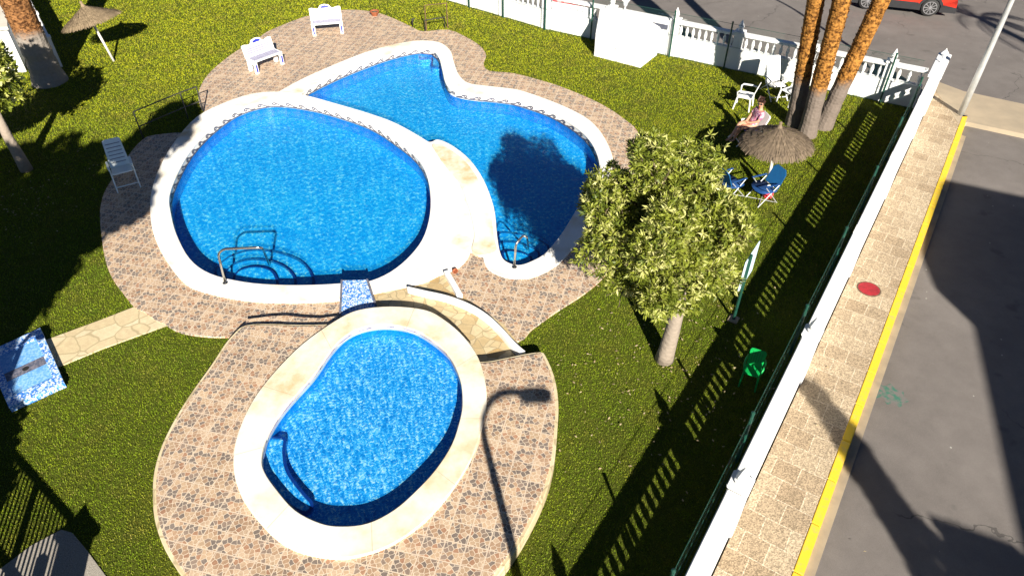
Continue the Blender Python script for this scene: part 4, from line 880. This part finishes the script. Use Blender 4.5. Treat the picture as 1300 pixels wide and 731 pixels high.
def palm(label, base, lean, h, r0, r1, m, seed, fronds=26, fl=2.2, group=None, name='palm_tree', curve=.25):
    t = thing(name, label, 'palm', (base[0], base[1], 0), 0, group); b = MB(); rr = random.Random(seed); pts, rs = [], []
    n = 40
    for k in range(n+1):
        u = k/n; pts.append((lean[0]*(u*(1-curve)+u*u*curve), lean[1]*u, h*u-.05)); flare = .30*math.exp(-u*h*2.2)
        rs.append((r0*(1-u)+r1*u)*(1+flare)*(1+.035*math.sin(k*2.7)+rr.uniform(-.02,.02)))
    b.tube(pts, rs, 16)
    for k in range(int(h*70)):                              # cut leaf bases roughen the trunk
        u = rr.uniform(.17, .98); i = int(u*n); c0 = Vector(pts[i]).lerp(Vector(pts[min(i+1,n)]), u*n-i); r0_ = rs[i]; a = rr.uniform(0, 2*PI); e = Vector((math.cos(a), math.sin(a), 0)); w_ = Vector((-e.y, e.x, 0))*rr.uniform(.02,.045)*r0/.23; hh = rr.uniform(.03,.07)
        q = c0+e*(r0_*.98); tip = q+e*rr.uniform(.012,.035)+Vector((0,0,hh)); b.add([tuple(q-w_), tuple(q+w_), tuple(tip+w_*.6), tuple(tip-w_*.6), tuple(q+Vector((0,0,hh))-w_*.6), tuple(q+Vector((0,0,hh))+w_*.6)], [(0,1,2,3),(3,2,5,4)])
    b.build('trunk', m, t)
    top = Vector(pts[-1]); v, f, rn = [], [], []
    for k in range(fronds):
        a = 2*PI*k/fronds*2.4+rr.uniform(-.2,.2); el = R(rr.uniform(-30,70)); L = fl*rr.uniform(.8,1.1); prev = None
        dh = Vector((math.cos(a), math.sin(a), 0)); p = top.copy(); rk = []
        for s in range(9):
            rk.append(p.copy()); e = el-R(13)*s*1.05; p = p+(dh*math.cos(e)+Vector((0,0,math.sin(e))))*L/8
        sd = Vector((-dh.y, dh.x, 0))
        for s in range(8):
            for sub in range(3):
                q = rk[s].lerp(rk[s+1], sub/3); dd = (rk[s+1]-rk[s]).normalized(); ln = .55*math.sin(PI*min(.97,(s+sub/3+.8)/8.6))
                for sg in (-1,1):
                    tip = q+(sd*sg*.85+dd*.55-Vector((0,0,.25))).normalized()*ln; i = len(v)
                    v += [q-dd*.02, q+dd*.03, tip]; f.append((i,i+1,i+2)); rn += [rr.random()]*3
            i = len(v); v += [rk[s]+sd*.02, rk[s]-sd*.02, rk[s+1]-sd*.02, rk[s+1]+sd*.02]; f.append((i,i+1,i+2,i+3)); rn += [.9]*4
    me = bpy.data.meshes.new('crown'); me.from_pydata([tuple(q) for q in v], [], f); at = me.attributes.new('rnd','FLOAT','POINT'); at.data.foreach_set('value', rn); link('crown', me, 'frond', t)
def lean_for(base_px, tip_px, ztip):      # sideways lean so that the trunk passes through a second surveyed point
    a, c = g(*base_px), g(*tip_px, ztip); return c[0]-a[0], 0
def palm_at(label, bpx, tpx, h, r0, r1, m, seed, **kw):
    a = Vector(g(*bpx)); lo, hi = .5, 8.0
    z = 2.6     # height where the second point is taken, trunk kept at the same depth as its foot
    for _ in range(40):
        z = (lo+hi)/2; q = g(*tpx, z)
        if q[1] > a.y: lo = z
        else: hi = z
    q = g(*tpx, z); lx = (q[0]-a.x)/z*h
    palm(label, a, (lx, 0), h, r0, r1, m, seed, curve=0.0, **kw)
GRP = 'palms by the far wall'
palm_at('leftmost of the three orange brown palm trunks by the far wall', (1009,158), (1036,0), 9.0, .235, .215, 'palm', 3, group=GRP)
palm_at('middle one of the three orange brown palm trunks, foot at the parasol', (1024,171), (1069,0), 9.2, .235, .215, 'palm', 4, group=GRP)
palm_at('rightmost and most slanting of the three orange brown palm trunks', (1044,161), (1119,0), 8.8, .235, .215, 'palm', 5, group=GRP)
palm_at('single thick palm trunk at the top left corner beside the low white wall', (64,104), (18,0), 9.0, .44, .36, 'palm_big', 6)
x, y = caster(1250,22,6.6); palm('palm outside the right edge, seen by its frond shade on the road', (x,y), (0,0), 6.6, .16, .13, 'palm', 8, 22, 2.3)
# slim cypress on the street side whose long shade crosses the sidewalk
x, y = caster(1012,470,7.6); t = thing('cypress_tree', 'slim dark cypress below the bottom edge, seen by its long shade across the sidewalk', 'tree', (x,y,-.12))
b = MB(); b.tube([(0,0,0),(0,0,3),(0,0,7)], [.16,.1,.02], 8); b.build('trunk', 'bark', t)
r_ = np.random.default_rng(9); zz = 7.6*(1-r_.random(1500)**.75*.72); aa = r_.random(1500)*2*PI; ra = (.08+.085*(7.6-zz))*(.55+.45*r_.random(1500))*(1+.3*np.sin(zz*5))
cloud('crown', 'leaf2', t, np.stack([ra*np.cos(aa), ra*np.sin(aa), zz],1), np.stack([np.cos(aa),np.sin(aa),aa*0+.8],1), .2, 6, .8, 10, .4)
# the house behind the viewer that shades the street
hb = 8.6; rp = [caster(px, py, hb, -.12) for px, py in [(1174,324),(1180,270),(1190,238),(1200,232),(1302,254),(1420,275),(1560,520),(1500,900),(1345,860),(1300,672),(1243,415),(1195,374)]]
t = thing('apartment_house', 'plastered house outside the right edge, seen by its big shade on the street', 'house', (*rp[0], -.14))
b = MB(); b.prism(rp, -.14, hb-.5, 'z'); b.build('wall', 'wallshade', t, True)
cx = sum(p[0] for p in rp)/len(rp); cy = sum(p[1] for p in rp)/len(rp)
b = MB(); b.prism(rp, hb-.5, hb, 'z'); b.build('roof', 'rooftile', t, True)
hb2 = 6.0; rp = [caster(px, py, hb2, -.12) for px, py in [(1203,682),(1250,700),(1300,716),(1400,760),(1380,900),(1240,900)]]
t = thing('garden_house', 'low tiled house outside the bottom right corner, seen by its roof shade', 'house', (*rp[0], -.14))
b = MB(); b.prism(rp, -.14, hb2-.4, 'z'); b.build('wall', 'wallshade', t, True)
b = MB(); b.prism(rp, hb2-.4, hb2, 'z'); p0, p1 = Vector(rp[0]), Vector(rp[2])
for k in range(9):
    q = p0.lerp(p1, k/8); b.tube([(q.x,q.y,hb2+.02),(q.x+.6,q.y-1.2,hb2+.05)], .09, 8)
b.build('roof', 'rooftile', t, True)
# left white garden wall and house at the top left
A0, A1 = Vector(g(79,84)), Vector(g(38,4)); U0 = (A1-A0).normalized(); N0 = Vector((-U0.y, U0.x))
balustrade('balustrade_wall', 'low white balustrade wall behind the thick palm trunk at top left', A0, U0, N0, [(.12,2.6,'b'),(2.8,5.4,'b'),(5.6,8.4,'b')], [0.0,2.7,5.5,8.5], .20, .5, .92, finial=False, pillar=.22)
hp = [g(-140,140), g(8,96), g(40,60), g(22,-2), g(-200,-2)]
t = thing('white_house', 'sunlit white outbuilding at the top left edge behind the small tree', 'house', (*hp[1], 0))
b = MB(); b.prism([(-21.9,21.9),(-16.75,23.45),(-18.6,26.6),(-22.9,25.3)], -.05, 1.5, 'z'); wl_ = b.build('wall', 'white', t, True, bevel=.02)
b = MB(); b.prism([(-22.05,21.75),(-16.62,23.35),(-18.5,26.75),(-23.05,25.45)], 1.5, 1.6, 'z'); b.build('roof', 'wallshade', t, True)
b = MB(); u = Vector((3.7,1.1)).normalized(); c_ = Vector((-19.6,22.58))+Vector((u.y,-u.x))*.03; b.box((c_.x,c_.y,.95), (.6,.06,.6), math.atan2(u.y,u.x)); b.build('window', 'glass', t, True)
# gate below the left corner: only its barred shade shows
h = 1.5; a, c = Vector(caster(28,583,h)), Vector(caster(92,655,h)); d = c-a; L = d.length; t = thing('barred_gate', 'barred metal gate below the left corner, seen by its barred shade on the lawn', 'gate', (*a,0), math.atan2(d.y,d.x))
b = MB()
for z in (.12,.62,h-.02): b.box((L/2-.6,0,z), (L+1.2,.06,.08))
b.build('frame', 'black', t)
b = MB()
for k in range(26): b.box((-1.1+k*(L+1.0)/25,0,h/2), (.025,.025,h-.1))
b.build('bar', 'black', t)
for x in (L*.35,): 
    b = MB(); b.box((x,0,h/2), (.09,.09,h)); b.build('stile', 'black', t)
b = MB(); b.box((L*.75,0,.80), (.16,.12,.34)); b.build('lock_box', 'black', t)
def pillar_out(label, px, py, h):
    x, y = caster(px, py, h); t = thing('gate_pillar', label, 'pillar', (x,y,0), math.atan2(d.y,d.x), 'gate pillars')
    b = MB(); b.box((0,0,h/2-.15), (.36,.36,h-.3)); b.build('shaft', 'white', t); b = MB(); b.box((0,0,h-.27), (.48,.48,.08)); b.lathe([(.2,h-.22),(.12,h-.1),(.02,h)], 8); b.build('cap', 'white', t)
pillar_out('gate pillar below the left corner on the right of the barred gate', 108, 640, 1.95)
tree('leafy shrub outside the left edge beside the gate', caster(-38,560,2.2), [(0,0,0),(0,0,.6),(0,0,1.2)], [.1,.08,.06], (0,0,1.7), (.9,.9,.8), 700, 14, .2, 8, 'leaf2', 61, wide=.5, name='garden_shrub')

# ------------------------------------------------------------------ car
def car():
    w0, w1 = G(1101.5,.7,.34-.12), G(1180.5,9.5,.34-.12); d = (w1-w0); WB = d.length; d.normalize(); n = Vector((d.y,-d.x,0))
    c = (w0+w1)/2-n*.80; ang = math.atan2(d.y, d.x)
    t = thing('parked_car', 'bright red car with black sills and alloy wheels on the far road', 'car', (c.x,c.y,-.12), ang)
    f, r = WB/2, -WB/2; W = .90
    def arch(cx, a0, a1, rad, n=9): return [(cx+rad*math.cos(R(a0+(a1-a0)*k/(n-1))), .34+rad*math.sin(R(a0+(a1-a0)*k/(n-1)))) for k in range(n)]
    side = [(f+.92,.42),(f+.90,.70),(f+.74,.90),(f+.1,1.02),(f-.45,1.08),(r-.55,1.10),(r-.84,1.0),(r-.90,.60),(r-.86,.42)]+[(r-.42,.42)]+arch(r,180,0,.40)+[(r+.42,.42),(f-.42,.42)]+arch(f,180,0,.40)+[(f+.42,.42)]
    b = MB(); b.prism(side, -W, W); bd = b.build('body', 'carred', t, bevel=.05, smooth=False)
    clad = [(f+.95,.24),(f+.93,.44),(f+.43,.50)]+arch(f,10,170,.46)+[(f-.46,.50),(r+.46,.50)]+arch(r,10,170,.46)+[(r-.44,.50),(r-.90,.44),(r-.88,.24),(r-.36,.22)]+arch(r,200,-20,.375,7)+[(f-.37,.22)]+arch(f,200,-20,.375,7)+[(f+.37,.22)]
    for s in (-1,1):
        b = MB(); b.prism(clad, s*W*.9, s*(W+.02)); b.build('sill_cladding', 'cladding', t)
    b = MB(); b.box((0,0,.33), (WB*.6,1.6,.2)); b.build('underbody', 'cladding', t)
    cab = [(f-.40,1.05),(f-1.05,1.52),(r+.1,1.58),(r-.45,1.50),(r-.75,1.07)]
    b = MB(); b.prism(cab, -W*.84, W*.84)
    b.v = [(x,y*(1 if z < 1.2 else .86),z) for x,y,z in b.v]; b.build('cabin', 'glass', t, bevel=.04)
    b = MB(); b.box((-.42+(f+r)/2,0,1.565), (WB*.62,1.36,.05)); b.build('roof', 'carred', t, bevel=.02)
    for s in (-1,1):
        for cx, nm in ((f,1),(r,2)):
            b = MB(); b.M = Matrix.Translation((cx,s*.80,.34)) @ Matrix.Rotation(R(90),4,'X'); b.lathe([(.22,-.10),(.32,-.11),(.345,-.06),(.345,.06),(.32,.11),(.22,.10)], 28); wh = b.build('wheel', 'rubber', t, smooth=True)
            b = MB(); b.M = Matrix.Translation((cx,s*.80,.34)) @ Matrix.Rotation(R(90),4,'X'); z0 = -.1*s
            b.lathe([(.225,z0-.02),(.25,z0-.02),(.25,z0+.02),(.225,z0+.02)], 28, cap=False); b.lathe([(.05,z0-.03),(.05,z0+.03)], 12)
            for k in range(10): 
                a = 2*PI*k/10; b.box((.135*math.cos(a),.135*math.sin(a),z0), (.20,.026,.03), a)
            b.build('rim', 'alloy', wh)
            b = MB(); b.M = Matrix.Translation((cx,s*.80,.34)) @ Matrix.Rotation(R(90),4,'X'); b.lathe([(.22,-.05*s-.01),(.22,-.05*s+.01)], 20); b.build('brake_disc', 'cladding', wh)
        b = MB(); b.box((f+.78,s*.62,.80), (.16,.34,.13)); b.build('headlight', 'lens', t, bevel=.02)
        b = MB(); b.box((r-.84,s*.66,.88), (.1,.30,.16)); b.build('tail_light', 'redsign', t, bevel=.02)
        b = MB(); b.box((f-.55,s*(W+.08),1.08), (.18,.16,.13)); b.build('wing_mirror', 'carred', t, bevel=.03)
        b = MB(); b.box((.1,s*(W+.004),.90), (.16,.012,.03)); b.build('door_handle', 'carred', t)
    b = MB(); b.box((f+.925,0,.40), (.06,1.5,.2)); b.build('bumper_grille', 'cladding', t, bevel=.02)
car()

# ------------------------------------------------------------------ woman
def skin_mesh(name, joints, edges, m, parent, sub=2):
    me = bpy.data.meshes.new(name); me.from_pydata([j[0] for j in joints], edges, []); o = bpy.data.objects.new('tmp', me); COL.objects.link(o)
    md = o.modifiers.new('s','SKIN'); sv = me.skin_vertices[0].data
    for k, j in enumerate(joints): sv[k].radius = (j[1], j[2] if len(j) > 2 else j[1])
    sv[0].use_root = True; md.use_smooth_shade = True
    o.modifiers.new('u','SUBSURF').levels = sub; dg = bpy.context.evaluated_depsgraph_get(); dg.update()
    m2 = bpy.data.meshes.new_from_object(o.evaluated_get(dg)); bpy.data.objects.remove(o); m2.name = name; m2.materials.clear()
    return link(name, m2, m, parent)
def woman():
    base = G(948,178); t = thing('person', 'seated woman in a pink patterned top and sunglasses, legs crossed', 'person', base, fdir(-.95,-.2))
    # local -Y is forward, X to her left
    J = [((0,.10,.50),.13,.11), ((0,.15,.66),.115,.09), ((0,.20,.84),.125,.10), ((0,.21,.96),.075,.07), ((0,.20,1.03),.05,.05), ((0,.17,1.13),.085,.095), ((0,.165,1.20),.08,.088),
         ((.17,.20,.92),.055,.055), ((.22,.08,.70),.042,.042), ((.10,-.10,.62),.034,.034), ((.02,-.18,.61),.026,.030),
         ((-.17,.20,.92),.055,.055), ((-.22,.08,.70),.042,.042), ((-.10,-.08,.61),.034,.034), ((-.03,-.17,.585),.026,.030),
         ((.09,.05,.48),.088,.085), ((.10,-.34,.50),.062,.062), ((.05,-.40,.28),.052,.052), ((.03,-.44,.07),.034,.036), ((.03,-.58,.03),.035,.022),
         ((-.09,.05,.49),.088,.085), ((.0,-.34,.60),.062,.062), ((.16,-.55,.42),.052,.052), ((.28,-.74,.28),.034,.036), ((.30,-.86,.25),.032,.022)]
    E = [(0,1),(1,2),(2,3),(3,4),(4,5),(5,6),(2,7),(7,8),(8,9),(9,10),(2,11),(11,12),(12,13),(13,14),(0,15),(15,16),(16,17),(17,18),(18,19),(0,20),(20,21),(21,22),(22,23),(23,24)]
    skin_mesh('body', J, E, 'skin', t)
    K = [((0,.10,.49),.150,.125), ((0,.15,.66),.137,.108), ((0,.20,.84),.150,.118), ((0,.21,.925),.10,.085), ((.18,.20,.91),.075,.075), ((.225,.10,.74),.065,.062), ((-.18,.20,.91),.075,.075), ((-.225,.10,.74),.065,.062), ((.08,-.06,.505),.105,.10), ((-.08,-.06,.52),.105,.10)]
    skin_mesh('blouse', K, [(0,1),(1,2),(2,3),(2,4),(4,5),(2,6),(6,7),(0,8),(0,9)], 'blouse', t)
    Hh = [((-.02,.195,1.225),.085,.085), ((-.04,.22,1.16),.082,.082), ((-.05,.235,1.07),.055,.05), ((0,.165,1.262),.06,.035)]
    skin_mesh('hair', Hh, [(0,1),(1,2),(0,3)], 'hair', t)
    TH = Matrix.Translation((0,.165,0)) @ Matrix.Rotation(R(48),4,'Z') @ Matrix.Translation((0,-.165,0))
    b = MB()
    for s in (-1,1):
        b.M = TH @ Matrix.Translation((s*.038,.072,1.165)) @ Matrix.Rotation(R(90),4,'X'); b.lathe([(.030,-.004),(.030,.006)], 12)
        b.M = TH.copy(); b.tube([(s*.066,.075,1.17),(s*.088,.16,1.17)], .006, 5)
    b.tube([(-.012,.07,1.17),(.012,.07,1.17)], .006, 5); b.build('sunglasses', 'black', t)
    b = MB(); b.M = TH.copy(); b.tube([(0,.075,1.15),(0,.055,1.125),(0,.078,1.115)], [.010,.016,.012], 6); b.build('nose', 'skin', t, smooth=True)
    b = MB(); b.M = TH.copy(); b.tube([(-.026,.082,1.085),(0,.072,1.082),(.026,.082,1.085)], .007, 5); b.build('mouth', 'redpaint', t, smooth=True)
    for s in (-1,1):
        cx = s*.02+.0; hy = -.19 if s > 0 else -.18; hz = .605 if s > 0 else .58; b = MB()
        for k in range(4):
            x = cx+(k-1.5)*.017; b.tube([(x,hy+.02,hz),(x-.004*s,hy-.04-(.012 if k in (1,2) else 0),hz-.006),(x-.006*s,hy-.07-(.012 if k in (1,2) else 0),hz-.03)], [.009,.0085,.006], 6)
        b.tube([(cx-s*.02,hy+.03,hz),(cx-s*.045,hy,hz-.005),(cx-s*.045,hy-.03,hz-.015)], [.011,.009,.007], 6); b.build('fingers', 'skin', t, smooth=True)
woman()

# ------------------------------------------------------------------ grass and fallen leaves
def grass():
    xs0, xs1, ys0, ys1 = -24, 15, 3.2, 33; dens = 2200
    n = int((xs1-xs0)*(ys1-ys0)*dens); x = rng.uniform(xs0, xs1, n); y = rng.uniform(ys0, ys1, n)
    # keep what lies on the lawn and near the view
    w = y*_c+H*_s; keep = (np.abs(x) < w*.72+1.2)
    # farther blades are fewer and a little bigger
    dist = np.sqrt(x*x+y*y+H*H); pk = np.clip((14.5/dist)**1.6, .2, 1); keep &= rng.random(n) < pk
    x, y, pk = x[keep], y[keep], pk[keep]
    ok = inside(x, y, lawn_poly)
    for poly in (patioA, patioB, path, gp, [tuple(p[:2]) for p in c4], NO, RO): ok &= ~inside(x, y, poly)
    ok &= ~inside(x, y, q_box); x, y, pk = x[ok], y[ok], pk[ok]; n = len(x)
    a = rng.uniform(0, 2*PI, n); hgt = rng.uniform(.012, .036, n)*(pk**-.25); wd = rng.uniform(.005, .010, n)*(pk**-.5); ln = rng.uniform(.1, .9, n)*hgt; la = rng.uniform(0, 2*PI, n)
    ca, sa = np.cos(a)*wd, np.sin(a)*wd
    v = np.zeros((n,3,3), np.float32)
    v[:,0] = np.stack([x-ca, y-sa, np.zeros(n)],1); v[:,1] = np.stack([x+ca, y+sa, np.zeros(n)],1); v[:,2] = np.stack([x+ln*np.cos(la), y+ln*np.sin(la), hgt],1)
    me = bpy.data.meshes.new('grass'); me.vertices.add(3*n); me.vertices.foreach_set('co', v.ravel()); me.loops.add(3*n)
    me.loops.foreach_set('vertex_index', np.arange(3*n, dtype=np.int32)); me.polygons.add(n); me.polygons.foreach_set('loop_start', np.arange(0,3*n,3,dtype=np.int32)); me.update(calc_edges=True)
    at = me.attributes.new('rnd','FLOAT','POINT'); at.data.foreach_set('value', np.repeat(rng.random(n),3).astype(np.float32))
    o = link('grass', me, 'blade'); tag(o, 'short sunlit grass blades covering the lawn around the pools', 'grass', kind='stuff'); print('blades', n)
grass()
b = MB(); rr = random.Random(4)
for k in range(330):
    if k < 230: x, y = bt[0]+rr.gauss(-.2,1.5), bt[1]+rr.gauss(-.3,1.4)
    else: c_ = g(55,235); x, y = c_[0]+rr.gauss(.3,.9), c_[1]+rr.gauss(-.6,.9)
    if inside(np.array([x]), np.array([y]), patioA)[0] or inside(np.array([x]), np.array([y]), NO)[0]: continue
    a = rr.uniform(0,2*PI); s = rr.uniform(.018,.04); z = rr.uniform(.03,.05); u = Vector((math.cos(a),math.sin(a),rr.uniform(-.3,.3)))*s; w = Vector((-math.sin(a),math.cos(a),rr.uniform(-.3,.3)))*s*.45; c_ = Vector((x,y,z))
    b.add([c_-u, c_+w, c_+u, c_-w], [(0,1,2,3)])
tag(b.build('fallen_leaves', 'petal'), 'dry fallen leaves scattered on the lawn under the trees', 'leaves', kind='stuff')

# ------------------------------------------------------------------ light and camera
w = bpy.data.worlds.new('World'); scene.world = w; w.use_nodes = True; nt = w.node_tree
sky = nt.nodes.new('ShaderNodeTexSky'); sky.sky_type = 'NISHITA'; sky.sun_disc = False; sky.sun_elevation = SUN_EL
sun_az = SUN_AZ+PI                                      # where the sun stands, clockwise from +Y
sky.sun_rotation = sun_az; sky.altitude = 2000; sky.air_density = .45; sky.dust_density = 0
bg = nt.nodes['Background']; nt.links.new(sky.outputs[0], bg.inputs[0]); bg.inputs[1].default_value = .05
sl = bpy.data.lights.new('Sun', 'SUN'); sl.energy = 5.0; sl.angle = R(.5); sl.color = (1.0,.94,.84)
so = bpy.data.objects.new('Sun', sl); COL.objects.link(so)
toward = Vector((math.sin(sun_az)*math.cos(SUN_EL), math.cos(sun_az)*math.cos(SUN_EL), math.sin(SUN_EL)))
so.rotation_euler = toward.to_track_quat('Z', 'Y').to_euler(); so.location = toward*60
cam = bpy.data.cameras.new('Camera'); co = bpy.data.objects.new('Camera', cam); COL.objects.link(co)
co.location = (0,0,H); co.rotation_euler = (PI/2-P, 0, 0); cam.sensor_width = 36; cam.lens = 36*F/1300; cam.clip_end = 500; cam.clip_start = .1
scene.camera = co
vs = scene.view_settings; vs.view_transform = 'Standard'; vs.look = 'None'; vs.exposure = 1.2; vs.gamma = 1; vs.use_curve_mapping = False
scene.render.engine = 'CYCLES'; scene.cycles.use_denoising = True; scene.cycles.max_bounces = 8; scene.cycles.transparent_max_bounces = 12; scene.cycles.caustics_refractive = False; scene.cycles.caustics_reflective = False
